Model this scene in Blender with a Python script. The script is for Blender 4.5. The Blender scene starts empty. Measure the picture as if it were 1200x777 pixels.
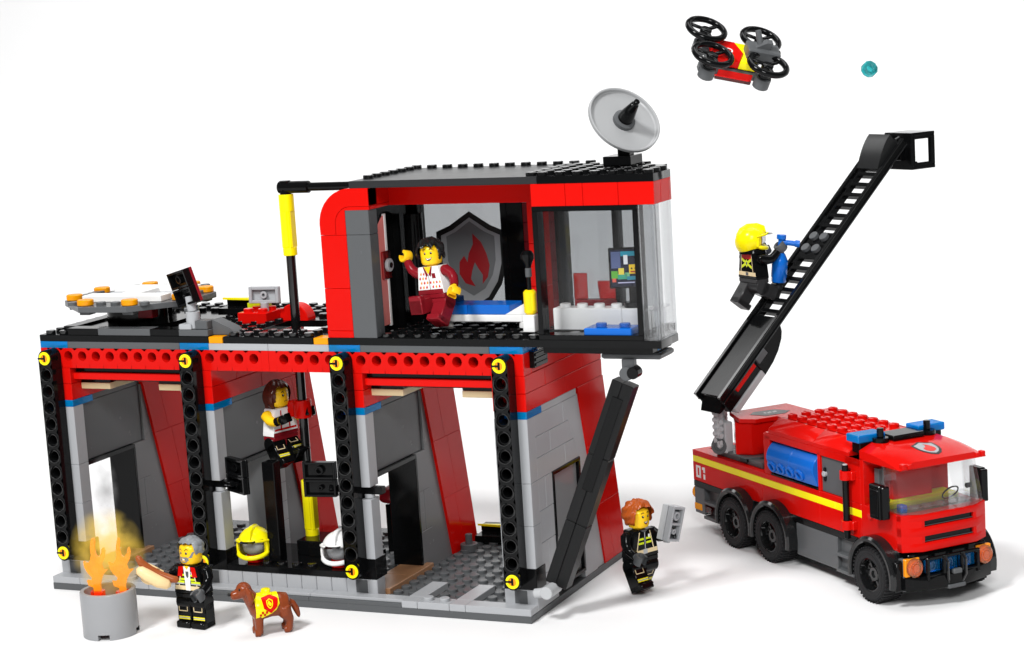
import bpy, bmesh, math, random
from mathutils import Matrix, Vector, Euler
random.seed(7)
R = math.radians
PI = math.pi
sc = bpy.context.scene
COL = sc.collection
sc.unit_settings.scale_length = 0.008          # one unit = one stud pitch of the toy, 8 mm

# ------------------------------------------------------------------ camera, world, lamps, exposure
cam_d = bpy.data.cameras.new('camera'); cam = bpy.data.objects.new('camera', cam_d); COL.objects.link(cam)
cam.location = (77.0244, -98.7857, 32.9318)
cam.rotation_euler = (1.41660337, 0.0611328683, 0.422864906)
cam_d.sensor_width = 36.0; cam_d.lens = 2387.35 / 1200 * 36
cam_d.clip_start = 1.0; cam_d.clip_end = 5000
sc.camera = cam
sc.view_settings.view_transform = 'Standard'; sc.view_settings.look = 'None'
sc.view_settings.exposure = 0.0; sc.view_settings.gamma = 1.0
W = bpy.data.worlds.new('World'); sc.world = W; W.use_nodes = True
W.node_tree.nodes['Background'].inputs[0].default_value = (1, 1, 1, 1)
W.node_tree.nodes['Background'].inputs[1].default_value = 0.11
sc.render.engine = 'CYCLES'
sc.cycles.use_denoising = True
sc.cycles.max_bounces = 10; sc.cycles.transparent_max_bounces = 24
sc.cycles.sample_clamp_indirect = 6

def area(name, loc, target, size, power, size_y=None, color=(1, 1, 1)):
    d = bpy.data.lights.new(name, 'AREA'); d.energy = power; d.color = color
    d.shape = 'RECTANGLE'; d.size = size; d.size_y = size_y or size
    o = bpy.data.objects.new(name, d); COL.objects.link(o); o.location = loc
    o.rotation_euler = (Vector(target) - Vector(loc)).to_track_quat('-Z', 'Y').to_euler()
    return o
CEN = (30, 4, 8)
area('key_softbox', (0, -135, 178), CEN, 42, 4.4e5)
area('side_softbox', (98, -128, 100), (50, 8, 5), 36, 1.5e5)
area('top_softbox', (30, 40, 230), (30, 20, 0), 130, 1.8e5)
area('backdrop_lamp', (-130, 70, 150), (-90, 225, 40), 110, 2.0e5)
area('backdrop_lamp', (90, 80, 160), (20, 245, 50), 110, 1.5e5)

# ------------------------------------------------------------------ materials
MATS = {}
def plastic(name, col, rough=0.22, spec=0.5, bump=0.0015, sss=0.0, ior=1.3):
    if name in MATS: return MATS[name]
    m = bpy.data.materials.new(name); m.use_nodes = True
    nt = m.node_tree; b = nt.nodes['Principled BSDF']
    b.inputs['Base Color'].default_value = (*col, 1)
    b.inputs['Specular IOR Level'].default_value = spec
    b.inputs['IOR'].default_value = ior
    tc = nt.nodes.new('ShaderNodeTexCoord')
    n = nt.nodes.new('ShaderNodeTexNoise'); n.inputs['Scale'].default_value = 1.3; n.inputs['Detail'].default_value = 3
    nt.links.new(tc.outputs['Object'], n.inputs['Vector'])
    mr = nt.nodes.new('ShaderNodeMapRange'); mr.inputs['To Min'].default_value = rough * .9; mr.inputs['To Max'].default_value = rough * 1.12
    nt.links.new(n.outputs['Fac'], mr.inputs['Value']); nt.links.new(mr.outputs['Result'], b.inputs['Roughness'])
    if bump:
        bp = nt.nodes.new('ShaderNodeBump'); bp.inputs['Strength'].default_value = .25; bp.inputs['Distance'].default_value = bump
        nt.links.new(n.outputs['Fac'], bp.inputs['Height']); nt.links.new(bp.outputs['Normal'], b.inputs['Normal'])
    if sss:
        b.inputs['Subsurface Weight'].default_value = sss; b.inputs['Subsurface Radius'].default_value = (.3, .2, .1)
    MATS[name] = m
    return m
def clear(name, tint, rough=0.04, gloss=1.0, emit=0.0, body=0.02):
    """tinted transparent plastic: what lies behind shows through, the skin reflects"""
    if name in MATS: return MATS[name]
    m = bpy.data.materials.new(name); m.use_nodes = True
    nt = m.node_tree; nt.nodes.clear()
    out = nt.nodes.new('ShaderNodeOutputMaterial')
    tr = nt.nodes.new('ShaderNodeBsdfTransparent'); tr.inputs[0].default_value = (*tint, 1)
    gl = nt.nodes.new('ShaderNodeBsdfGlossy'); gl.inputs['Roughness'].default_value = rough
    df = nt.nodes.new('ShaderNodeBsdfDiffuse'); df.inputs[0].default_value = (*[min(.9, t) for t in tint], 1)
    fr = nt.nodes.new('ShaderNodeFresnel'); fr.inputs['IOR'].default_value = 1.5
    mx = nt.nodes.new('ShaderNodeMixShader'); m0 = nt.nodes.new('ShaderNodeMixShader')
    m0.inputs[0].default_value = body
    nt.links.new(tr.outputs[0], m0.inputs[1]); nt.links.new(df.outputs[0], m0.inputs[2])
    mu = nt.nodes.new('ShaderNodeMath'); mu.operation = 'MULTIPLY'; mu.inputs[1].default_value = gloss
    nt.links.new(fr.outputs[0], mu.inputs[0]); nt.links.new(mu.outputs[0], mx.inputs[0])
    nt.links.new(m0.outputs[0], mx.inputs[1]); nt.links.new(gl.outputs[0], mx.inputs[2])
    last = mx
    if emit:
        em = nt.nodes.new('ShaderNodeEmission'); em.inputs[0].default_value = (*tint, 1); em.inputs[1].default_value = emit
        ad = nt.nodes.new('ShaderNodeAddShader'); nt.links.new(mx.outputs[0], ad.inputs[0]); nt.links.new(em.outputs[0], ad.inputs[1]); last = ad
    nt.links.new(last.outputs[0], out.inputs[0])
    MATS[name] = m
    return m
RED = plastic('red_plastic', (.58, .005, .003), rough=.13, ior=1.18)
DRED = plastic('dark_red_plastic', (.20, .008, .014), spec=.5, ior=1.22)
BLK = plastic('black_plastic', (.0035, .0037, .004), rough=.11, ior=1.24)
GBLK = plastic('glossy_black_plastic', (.005, .0052, .0055), rough=.09, ior=1.5)
DGR = plastic('dark_grey_plastic', (.088, .092, .096), rough=.26, spec=.5, ior=1.25)
MGR = plastic('mid_grey_plastic', (.17, .175, .18), rough=.26, ior=1.25)
LGR = plastic('light_grey_plastic', (.36, .37, .385), rough=.25)
WHT = plastic('white_plastic', (.80, .80, .79), rough=.25)
BLU = plastic('blue_plastic', (.004, .12, .52), rough=.18)
YEL = plastic('yellow_plastic', (.90, .66, .006), rough=.2)
NEO = plastic('bright_yellow_plastic', (.92, .80, .004), rough=.2)
LIME = plastic('lime_plastic', (.62, .72, .01), rough=.25)
SKIN = plastic('yellow_skin_plastic', (.92, .55, .012), rough=.25)
TAN = plastic('tan_plastic', (.72, .58, .34), rough=.28)
BUN = plastic('bun_plastic', (.80, .58, .30), rough=.3)
BRN = plastic('reddish_brown_plastic', (.17, .040, .014), rough=.22)
DOGM = plastic('dog_brown_plastic', (.21, .043, .013), rough=.22)
DKBR = plastic('dark_brown_plastic', (.055, .012, .010), rough=.2)
WOOD = plastic('nougat_plastic', (.33, .17, .085), rough=.3)
ORG = plastic('orange_hair_plastic', (.36, .070, .010), rough=.22)
GHAIR = plastic('grey_hair_plastic', (.20, .215, .225), rough=.32)
SILV = plastic('silver_plastic', (.42, .43, .44), rough=.28)
RUB = plastic('tyre_rubber', (.016, .016, .017), rough=.55, spec=.3)
INK = plastic('black_ink', (.012, .012, .012), rough=.3)
PINK = plastic('lip_ink', (.55, .06, .05), rough=.35)
GLASS = clear('clear_plastic', (.96, .965, .97), gloss=.45)
EGLASS = clear('emblem_pane_plastic', (.56, .57, .58), gloss=.4)
WGLASS = clear('window_plastic', (.95, .955, .96), gloss=.4, body=.0)
TBLU = clear('clear_blue_plastic', (.0, .33, .80), rough=.08, body=.42, gloss=.5)
TORG = clear('clear_orange_plastic', (1.0, .34, .0), rough=.08, body=.85, gloss=.5)
TTEAL = clear('clear_teal_plastic', (.10, .66, .68), rough=.05, body=.2)
TRED = clear('clear_red_plastic', (.85, .12, .12), rough=.08)
FLAM = clear('flame_plastic', (1.0, .43, .02), rough=.08, emit=.30, body=.28)
LAMP = clear('headlight_plastic', (1.0, .50, .22), rough=.08, body=.15)

# ------------------------------------------------------------------ mesh building
class MB:
    def __init__(s):
        s.v = []; s.f = []; s.fm = []; s.mats = []; s.M = Matrix.Identity(4); s.stack = []; s.m = None; s.smooth = 32
    def mat(s, m):
        if m not in s.mats: s.mats.append(m)
        s.m = s.mats.index(m); return s
    def push(s, M): s.stack.append(s.M.copy()); s.M = s.M @ M
    def pop(s): s.M = s.stack.pop()
    def add(s, vs, fs, m=None):
        if m is not None: s.mat(m)
        o = len(s.v); M = s.M
        s.v += [tuple(M @ Vector(p)) for p in vs]
        flip = M.determinant() < 0
        for f in fs:
            f = [o + i for i in f]
            s.f.append(f[::-1] if flip else f); s.fm.append(s.m)
    def box(s, x0, x1, y0, y1, z0, z1, m=None, c=.04):
        if x1 < x0: x0, x1 = x1, x0
        if y1 < y0: y0, y1 = y1, y0
        if z1 < z0: z0, z1 = z1, z0
        c = min(c, .3 * min(x1 - x0, y1 - y0, z1 - z0))
        X = (x0, x1); Y = (y0, y1); Z = (z0, z1); vs = []; idx = {}
        for i in (0, 1):
            for j in (0, 1):
                for k in (0, 1):
                    sx, sy, sz = (c, -c)[i], (c, -c)[j], (c, -c)[k]
                    for a, p in enumerate(((X[i], Y[j] + sy, Z[k] + sz), (X[i] + sx, Y[j], Z[k] + sz), (X[i] + sx, Y[j] + sy, Z[k]))):
                        idx[i, j, k, a] = len(vs); vs.append(p)
        g = lambda *a: idx[a]
        fs = [[g(0,0,0,0), g(0,0,1,0), g(0,1,1,0), g(0,1,0,0)], [g(1,0,0,0), g(1,1,0,0), g(1,1,1,0), g(1,0,1,0)],
              [g(0,0,0,1), g(1,0,0,1), g(1,0,1,1), g(0,0,1,1)], [g(0,1,0,1), g(0,1,1,1), g(1,1,1,1), g(1,1,0,1)],
              [g(0,0,0,2), g(0,1,0,2), g(1,1,0,2), g(1,0,0,2)], [g(0,0,1,2), g(1,0,1,2), g(1,1,1,2), g(0,1,1,2)]]
        for i in (0, 1):
            for j in (0, 1):
                q = [g(i,j,0,0), g(i,j,0,1), g(i,j,1,1), g(i,j,1,0)]; fs.append(q if (i ^ j) == 0 else q[::-1])
                q = [g(i,0,j,0), g(i,0,j,2), g(i,1,j,2), g(i,1,j,0)]; fs.append(q if (i ^ j) == 1 else q[::-1])
                q = [g(0,i,j,1), g(0,i,j,2), g(1,i,j,2), g(1,i,j,1)]; fs.append(q if (i ^ j) == 0 else q[::-1])
        for i in (0, 1):
            for j in (0, 1):
                for k in (0, 1):
                    t = [g(i,j,k,0), g(i,j,k,1), g(i,j,k,2)]; fs.append(t if (i + j + k) % 2 == 1 else t[::-1])
        # orientation of the bevel faces is repaired at build time
        s.add(vs, fs, m)
    def prism(s, poly, ax, a, b, m=None, c=0.0):
        def P(p, t):
            return {'x': (t, p[0], p[1]), 'y': (p[0], t, p[1]), 'z': (p[0], p[1], t)}[ax]
        n = len(poly)
        if c:
            cx = sum(p[0] for p in poly) / n; cy = sum(p[1] for p in poly) / n
            ins = []
            for p in poly:
                d = math.hypot(p[0] - cx, p[1] - cy) or 1; k = max(0, 1 - c * 1.3 / d); ins.append((cx + (p[0] - cx) * k, cy + (p[1] - cy) * k))
            rings = [[P(p, a) for p in ins], [P(p, a + c) for p in poly], [P(p, b - c) for p in poly], [P(p, b) for p in ins]]
        else:
            rings = [[P(p, a) for p in poly], [P(p, b) for p in poly]]
        vs = sum(rings, []); fs = [list(range(n))[::-1], [len(vs) - n + i for i in range(n)]]
        for r in range(len(rings) - 1):
            for i in range(n):
                j = (i + 1) % n; fs.append([r * n + i, r * n + j, (r + 1) * n + j, (r + 1) * n + i])
        s.add(vs, fs, m)
    def lathe(s, prof, m=None, seg=20, cap=True, a0=0.0, a1=2 * PI):
        """profile (r, z) about local z"""
        full = abs(a1 - a0 - 2 * PI) < 1e-6; k = seg if full else seg + 1; vs = []; fs = []
        for r, z in prof:
            for i in range(k):
                a = a0 + (a1 - a0) * i / seg; vs.append((r * math.cos(a), r * math.sin(a), z))
        for q in range(len(prof) - 1):
            for i in range(seg):
                j = (i + 1) % k; fs.append([q * k + i, q * k + j, (q + 1) * k + j, (q + 1) * k + i])
        if cap and full:
            if prof[0][0] > 1e-6: fs.append([i for i in range(k)][::-1])
            if prof[-1][0] > 1e-6: fs.append([(len(prof) - 1) * k + i for i in range(k)])
        s.add(vs, fs, m)
    def cyl(s, p0, p1, r0, m=None, r1=None, seg=16, c=.03):
        p0 = Vector(p0); p1 = Vector(p1); d = p1 - p0; L = d.length; r1 = r0 if r1 is None else r1
        c = min(c, r0 * .4, r1 * .4, L * .3)
        s.push(Matrix.Translation(p0) @ d.to_track_quat('Z', 'Y').to_matrix().to_4x4())
        s.lathe([(r0 - c, 0), (r0, c), (r1, L - c), (r1 - c, L)], m, seg); s.pop()
    def pipe(s, p0, p1, r, ri, m=None, seg=18, c=.02):
        p0 = Vector(p0); p1 = Vector(p1); d = p1 - p0; L = d.length
        s.push(Matrix.Translation(p0) @ d.to_track_quat('Z', 'Y').to_matrix().to_4x4())
        s.lathe([(ri, 0), (r - c, 0), (r, c), (r, L - c), (r - c, L), (ri + c, L), (ri, L - c), (ri, 0)], m, seg, cap=False); s.pop()
    def tube(s, pts, rad, m=None, seg=10, cap=True):
        pts = [Vector(p) for p in pts]; n = len(pts)
        if not hasattr(rad, '__len__'): rad = [rad] * n
        vs = []; fs = []; ref = None
        for i, p in enumerate(pts):
            t = (pts[min(i + 1, n - 1)] - pts[max(i - 1, 0)]).normalized()
            if ref is None: ref = t.orthogonal().normalized()
            ref = (ref - t * ref.dot(t)).normalized(); b = t.cross(ref)
            for k in range(seg):
                a = 2 * PI * k / seg; vs.append(tuple(p + (ref * math.cos(a) + b * math.sin(a)) * rad[i]))
        for i in range(n - 1):
            for k in range(seg):
                j = (k + 1) % seg; fs.append([i * seg + k, i * seg + j, (i + 1) * seg + j, (i + 1) * seg + k])
        if cap: fs += [list(range(seg))[::-1], [(n - 1) * seg + k for k in range(seg)]]
        s.add(vs, fs, m)
    def ball(s, c, r, m=None, seg=16, rings=10, fn=None, keep=None):
        """ellipsoid; fn(theta, phi) -> radius factor; keep(theta, phi) drops faces"""
        if not hasattr(r, '__len__'): r = (r, r, r)
        vs = []; fs = []
        for i in range(rings + 1):
            th = PI * i / rings
            for k in range(seg):
                ph = 2 * PI * k / seg; q = fn(th, ph) if fn else 1
                vs.append((c[0] + r[0] * q * math.sin(th) * math.cos(ph), c[1] + r[1] * q * math.sin(th) * math.sin(ph), c[2] + r[2] * q * math.cos(th)))
        for i in range(rings):
            for k in range(seg):
                if keep and not keep(PI * (i + .5) / rings, 2 * PI * (k + .5) / seg): continue
                j = (k + 1) % seg; fs.append([i * seg + k, (i + 1) * seg + k, (i + 1) * seg + j, i * seg + j])
        s.add(vs, fs, m)
    def stud(s, x, y, z, m=None, seg=14):
        keep = s.m
        if m is None and s.m is not None and s.mats[s.m] == BLK or m == BLK: m = GBLK
        s.push(Matrix.Translation((x, y, z)))
        s.lathe([(.30, 0), (.30, .17), (.265, .205)], m, seg)
        s.pop()
        if m == GBLK: s.mat(BLK)
    def mark(s, x, y, z, m=None):
        """the raised word moulded on a stud: L E G O in small bars, read along +x from the -y side"""
        g = []
        for k, ch in enumerate('LEGO'):
            a = -.215 + .115 * k; b = a + .085; w = .024
            g.append((a, a + w, -.07, .07))
            if ch in 'LEGO': g.append((a, b, -.07, -.07 + w))
            if ch in 'EGO': g.append((a, b, .07 - w, .07))
            if ch == 'E': g.append((a, b - .01, -w / 2, w / 2))
            if ch == 'G': g += [(b - w, b, -.07, .005), (a + .045, b, -.015, .005)]
            if ch == 'O': g.append((b - w, b, -.07, .07))
        for i, q in enumerate(g): s.box(x + q[0], x + q[1], y + q[2], y + q[3], z - .01, z + .016 + i * .0006, m, .004)
    def studs(s, x0, x1, y0, y1, z, m=None, skip=()):
        for i in range(round(x1 - x0)):
            for j in range(round(y1 - y0)):
                if (i, j) not in skip: s.stud(x0 + i + .5, y0 + j + .5, z, m)
    def bricks(s, ax, a0, a1, t0, t1, z0, z1, h=1.2, L=4.0, m=None, c=.026, g=.010, off=0):
        """a wall of separate bricks: ax runs along, t is the thickness range"""
        n = max(1, round((z1 - z0) / h)); h = (z1 - z0) / n
        for r in range(n):
            x = a0; first = L if (r + off) % 2 == 0 else L / 2
            while x < a1 - 1e-4:
                e = min(a1, x + first); first = L
                if a1 - e < .45: e = a1
                if ax == 'x': s.box(x + g, e - g, t0, t1, z0 + r * h + g, z0 + (r + 1) * h - g, m, c)
                else: s.box(t0, t1, x + g, e - g, z0 + r * h + g, z0 + (r + 1) * h - g, m, c)
                x = e
    def poly(s, pts, m=None): s.add(pts, [list(range(len(pts)))], m)
    def build(s, name, parent=None, recalc=True, sharp=None):
        used = sorted({i for f in s.f for i in f})
        if len(used) < len(s.v):
            mp = {q: k for k, q in enumerate(used)}; s.v = [s.v[q] for q in used]; s.f = [[mp[i] for i in f] for f in s.f]
        me = bpy.data.meshes.new(name); me.from_pydata(s.v, [], s.f)
        for m in s.mats: me.materials.append(m)
        me.polygons.foreach_set('material_index', s.fm)
        if recalc:
            bm = bmesh.new(); bm.from_mesh(me); bmesh.ops.recalc_face_normals(bm, faces=bm.faces); bm.to_mesh(me); bm.free()
        me.polygons.foreach_set('use_smooth', [True] * len(me.polygons))
        me.set_sharp_from_angle(angle=R(sharp or s.smooth))
        o = bpy.data.objects.new(name, me); COL.objects.link(o)
        if parent: o.parent = parent
        return o

def holed_bar(mb, n, holes, w=1.0, h=1.2, d=1.0, hr=.30, hz=.6, rnd=False, m=None, collar=True):
    """bar along +x, n cells, front at y=0, back at y=d, through holes in y; cell i spans i..i+1"""
    seg = 16
    for face, y in ((0, 0.0), (1, d)):
        for i in range(n):
            cx, cz = i + .5, hz
            out = []
            for k in range(seg):
                a = 2 * PI * (k + .5) / seg; ca, sa = math.cos(a), math.sin(a)
                left_end = rnd and i == 0 and ca < 0; right_end = rnd and i == n - 1 and ca > 0
                if left_end or right_end: px, pz = cx + .5 * ca, cz + (h / 2) * sa
                else:
                    t = min(.5 / abs(ca) if abs(ca) > 1e-6 else 9, ((h - hz) if sa > 0 else hz) / abs(sa) if abs(sa) > 1e-6 else 9); px, pz = cx + t * ca, cz + t * sa
                out.append((px, pz))
            if (i in holes):
                vs = [(p[0], y, p[1]) for p in out]
                rr = hr + .07 if collar else hr
                vs += [(cx + rr * math.cos(2 * PI * (k + .5) / seg), y, cz + rr * math.sin(2 * PI * (k + .5) / seg)) for k in range(seg)]
                dy = .09 if face == 0 else -.09
                vs += [(cx + rr * math.cos(2 * PI * (k + .5) / seg), y + dy, cz + rr * math.sin(2 * PI * (k + .5) / seg)) for k in range(seg)]
                vs += [(cx + hr * math.cos(2 * PI * (k + .5) / seg), y + dy, cz + hr * math.sin(2 * PI * (k + .5) / seg)) for k in range(seg)]
                vs += [(cx + hr * math.cos(2 * PI * (k + .5) / seg), d / 2, cz + hr * math.sin(2 * PI * (k + .5) / seg)) for k in range(seg)]
                fs = []
                for q in range(4):
                    for k in range(seg):
                        j = (k + 1) % seg; f = [q * seg + k, q * seg + j, (q + 1) * seg + j, (q + 1) * seg + k]; fs.append(f if face == 0 else f[::-1])
                mb.add(vs, fs, m)
            else:
                vs = [(p[0], y, p[1]) for p in out]; f = list(range(seg)); mb.add(vs, [f if face == 0 else f[::-1]], m)
    # outer skin
    outline = []
    if rnd:
        for k in range(9):
            a = PI / 2 + PI * k / 8; outline.append((.5 + .5 * math.cos(a), hz + h / 2 * math.sin(a)))
        for k in range(9):
            a = -PI / 2 + PI * k / 8; outline.append((n - .5 + .5 * math.cos(a), hz + h / 2 * math.sin(a)))
    else: outline = [(0, h), (0, 0), (n, 0), (n, h)]
    k = len(outline); vs = [(p[0], 0, p[1]) for p in outline] + [(p[0], d, p[1]) for p in outline]
    mb.add(vs, [[i, i + k, (i + 1) % k + k, (i + 1) % k] for i in range(k)], m)

# ------------------------------------------------------------------ scene bookkeeping
def thing(name, label, cat, loc=(0, 0, 0), rot=(0, 0, 0), group=None, scale=1.0):
    o = bpy.data.objects.new(name, None); COL.objects.link(o); o.empty_display_size = .5
    o.location = loc; o.rotation_euler = rot; o.scale = (scale,) * 3
    o['label'] = label; o['category'] = cat
    if group: o['group'] = group
    return o
def tag(o, label, cat, group=None):
    o['label'] = label; o['category'] = cat
    if group: o['group'] = group
    return o
def copy_tree(o, parent=None, label=None):
    c = o.copy(); COL.objects.link(c)
    if parent is not None: c.parent = parent
    if label: c['label'] = label
    for ch in list(o.children): copy_tree(ch, c)
    return c
def T(x=0, y=0, z=0): return Matrix.Translation((x, y, z))
def RX(a): return Matrix.Rotation(R(a), 4, 'X')
def RY(a): return Matrix.Rotation(R(a), 4, 'Y')
def RZ(a): return Matrix.Rotation(R(a), 4, 'Z')

# ------------------------------------------------------------------ setting: seamless white sweep
def make_sweep():
    mb = MB()
    prof = [(-220, 0), (95, 0)]
    for k in range(1, 25):
        a = PI / 2 * k / 24; prof.append((95 + 150 * math.sin(a), 150 * (1 - math.cos(a))))
    prof.append((245, 260))
    xs = [-520, -200, 0, 60, 200, 520]; n = len(xs)
    vs = [(x, p[0], p[1] - .01) for p in prof for x in xs]; fs = []
    for i in range(len(prof) - 1):
        for j in range(n - 1): fs.append([i * n + j, i * n + j + 1, (i + 1) * n + j + 1, (i + 1) * n + j])
    m = bpy.data.materials.new('white_paper'); m.use_nodes = True
    b = m.node_tree.nodes['Principled BSDF']; b.inputs['Base Color'].default_value = (.80, .80, .80, 1); b.inputs['Roughness'].default_value = .7
    b.inputs['Specular IOR Level'].default_value = .2
    mb.add(vs, fs, m)
    o = mb.build('ground', recalc=False, sharp=80); o['kind'] = 'structure'
    return o
make_sweep()

# ================================================================== the fire station
def flat_shield(w, h):
    """outline of a heater shield, top point in the middle, unit size w x h, centred on x, z 0..h"""
    pts = [(0, 1.0), (.30, .86), (.5, .80), (.5, .48), (.42, .28), (.25, .10), (0, 0)]
    r = [(x * w, z * h) for x, z in pts]
    return r + [(-x, z) for x, z in r[-2:0:-1]]
FLAME = [(0.02, 0), (-.22, .06), (-.36, .24), (-.34, .46), (-.22, .58), (-.14, .46), (-.10, .62), (0.02, .80), (.02, 1.0),
         (.22, .84), (.34, .62), (.40, .40), (.34, .18), (.20, .05), (.22, .22), (.12, .34), (.04, .46), (-.04, .30), (-.08, .14)]

station = thing('fire_station', 'red and grey toy brick fire station with black posts and glazed upper room', 'building')
S = station

def build_station():
    # ---- base
    b = MB()
    b.box(0, 16, -1, 15, 0, .4, DGR, .02); b.box(16.004, 32, -1, 15, 0, .4, DGR, .02)
    b.build('base_slab', S)
    b = MB()
    for x0, x1 in ((2, 12), (22, 32)):
        for i in range(x0, x1):
            for j in range(0, 14):
                if x0 == 22 and (i in (24, 27)) and j < 3: continue
                if i - x0 >= 8 and j < 8: continue
                if j > 11 and i - x0 >= 8: continue
                b.stud(i + .5, j + .5, .4, DGR)
    for i in range(14, 20):
        for j in range(5, 14): b.stud(i + .5, j + .5, .4)
    b.box(2, 9.98, 0, 14, .39, .402, DGR, .002); b.box(22, 29.98, 0, 14, .39, .402, DGR, .002)
    b.build('floor_plate', S)
    b = MB()
    # light tiles along the front edge
    for x0, x1 in ((0, 2), (2, 5), (7, 10), (24, 25), (27, 28), (28.0, 32)): b.box(x0 + .01, x1 - .01, -1, 0, .4, .8, LGR, .025)
    for x0 in (5, 25): 
        b.box(x0 + .01, x0 + 1.99, -1, 0, .4, .8, LGR, .025); b.stud(x0 + .5, -.5, .8); b.stud(x0 + 1.5, -.5, .8)
    for x0 in (4, 7, 24, 27): b.box(x0 + .01, x0 + .99, 0, 3, .4, .8, LGR, .025)
    for x0, x1 in ((10, 14), (14, 18), (18, 24)): b.box(x0 + .01, x1 - .01, -1, 0, .4, .62, DGR, .02)
    for x0, x1 in ((10, 14), (14, 18), (18, 24)): b.box(x0 + .01, x1 - .01, -.82, 0, .62, .8, LGR, .02)
    b.build('front_tiles', S)
    b = MB()
    for i in range(8): b.box(12 + i + .012, 13 + i - .012, 0, 1, .4, 1.6, LGR, .035)
    b.build('ledge_bricks', S)
    b = MB()
    b.box(12, 20, -.04, 5, 1.6, 2.0, BLK)
    for x in (14.5, 15.5, 16.5, 17.5): b.stud(x, .5, 2.0)
    b.box(14.35, 15.15, .9, 1.7, 2.0, 8.0, BLK); b.box(15.3, 19.8, 2.6, 4.8, 2.0, 2.9, BLK); b.box(16.2, 17.2, 2.4, 2.6, 2.0, 2.6, BLK)
    b.build('bench', S)

    # ---- dividing walls, one behind every post
    def divider(x0, windowed):
        d = bpy.data.objects.new('side_wall', None); COL.objects.link(d); d.parent = S; d.location = (x0, 0, 0)
        b = MB()
        b.box(0, 2, 0, 1, .4, 1.6, LGR); b.box(.62, 1.38, -.02, .02, .55, 1.55, DGR, .01)
        if not windowed: b.bricks('y', 6 if x0 != 10 else 6.05, 7.6, 0.15, 1.85, .4, 7.6, h=1.2 if x0 == 10 else 2.4, L=1.6, m=LGR if x0 == 10 else MGR)
        z0 = 2.8
        for k, (za, zb) in enumerate(((2.8, 5.2), (5.2, 7.6), (7.6, 11.2)) if windowed or x0 == 0 else ((2.8, 6.3), (7.0, 11.2))):
            b.box(1.36, 2, 0, 1, za + .006, zb - .006, LGR, .025); b.box(0, .55, 0, 1, za + .006, zb - .006, LGR, .025)
        if not windowed and x0: b.cyl((1.68, .5, 6.3), (1.68, .5, 6.55), .3, LGR)
        # the wall behind
        zt = 11.2
        sl = lambda z: 7.25 + (11.6 - z) * .25
        if windowed:
            b.bricks('y', 1, 7.0, .2, 1.98, 7.6, 11.2, h=1.2, L=4, m=LGR); b.box(.2, 1.97, 2.01, 7.05, 11.21, 11.59, LGR, .01); b.bricks('y', 1, 3, .2, 1.98, .4, 7.6, h=1.8, L=2, m=LGR)
            b.prism([(7.0, .4), (sl(.4), .4), (sl(11.2), 11.2), (7.0, 11.2)], 'x', .2, 1.9, LGR)
            b.prism([(5.0, 11.2), (7.0, 7.6), (7.0, 11.2)], 'x', 1.9, 1.99, LGR)
            b.prism([(7.0, .4), (8.9, .4), (7.0, 7.6)], 'x', 1.88, 1.96, LGR)
        else:
            b.bricks('y', 1, 7.25, .15, 1.7, 7.6, 11.2, h=3.6, L=6, m=DGR); b.box(.15, 1.72, 2.01, 7.3, 11.21, 11.59, DGR, .01)
            b.prism([(6.02, .4), (sl(.4), .4), (sl(11.2), 11.2), (7.25, 11.2), (7.25, 7.6), (6.02, 7.6)], 'x', .2, 1.82, MGR)
        b.build('wall', d)
        # red leaning buttress and the red beam over the wall
        b = MB()
        n = 3
        for k in range(n):
            za = .4 + k * 11.2 / n; zb = .4 + (k + 1) * 11.2 / n
            f = sl; r = lambda z: 11.2 + (11.6 - z) * .20
            for q in range(2):
                u0 = lambda z: f(z) + (r(z) - f(z)) * (0 if q == 0 else (.5 if k % 2 else .42)); u1 = lambda z: f(z) + (r(z) - f(z)) * ((.5 if k % 2 else .42) if q == 0 else 1)
                g = .006
                b.prism([(u0(za) + g, za + g), (u1(za) - g, za + g), (u1(zb) - g, zb - g), (u0(zb) + g, zb - g)], 'x', .02, 2.0, RED, .02)
        b.bricks('y', 0, 11.1, .9, 2.0, 11.6, 13.6, h=1.0, L=5.5, m=RED); b.bricks('y', 1, 11.0, .9, 2.0, 13.6, 14.8, L=5, m=RED)
        b.box(.9, 2, 0, 1, 11.6, 13.6, RED, .02) if False else None
        b.box(0, .9, 0.02, 1, 11.6, 13.6, RED, .02)
        b.build('buttress', d)
        b = MB(); b.box(.5, 2.01, -.01, 2, 11.2, 11.6, TBLU, .02); b.build('blue_plate', d)
        b = MB()
        b.box(.55, 1.36, .03, 1, 1.6, 11.2, BLK); b.box(0, 2, .0, 1.3, 1.6, 2.8, BLK, .02)
        if not windowed and x0: b.box(.6, 2.6, .25, .75, 6.55, 6.98, BLK)
        b.build('black_post', d)
        b = MB()
        if windowed:
            f = .22
            b.box(.8, 2.03, 3.0, 7.0, .8, .8 + f, BLK, .02); b.box(.8, 2.03, 3.0, 7.0, 7.6 - f, 7.6, BLK, .02)
            b.box(.8, 2.03, 3.0, 3.0 + f, .8 + f, 7.6 - f, BLK, .02); b.box(.8, 2.03, 7.0 - f, 7.0, .8 + f, 7.6 - f, BLK, .02)
            o = b.build('window_frame', d)
            b = MB(); b.box(1.7, 1.82, 3.2, 6.8, 1.0, 7.4, clear('side_window_plastic', (.62, .63, .64), gloss=1.0, body=.35), .01); b.build('pane', o)
        else:
            b.box(.05, 1.95, 1.0, 6.0, 7.35, 7.6, BLK, .02); b.box(.05, 1.95, 5.8, 6.02, .8, 7.35, MGR if x0 == 10 else BLK, .02)
            b.build('door_frame', d)
            b = MB(); b.bricks('y', .9, 6.6, .4, 2.3, .4, .85, h=.45, L=2.9, m=WOOD); b.build('threshold', d)
        return d
    for x0 in (0, 10, 20): divider(x0, False)
    divider(30, True)

    # ---- posts with round holes and yellow pins
    first = None
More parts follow.
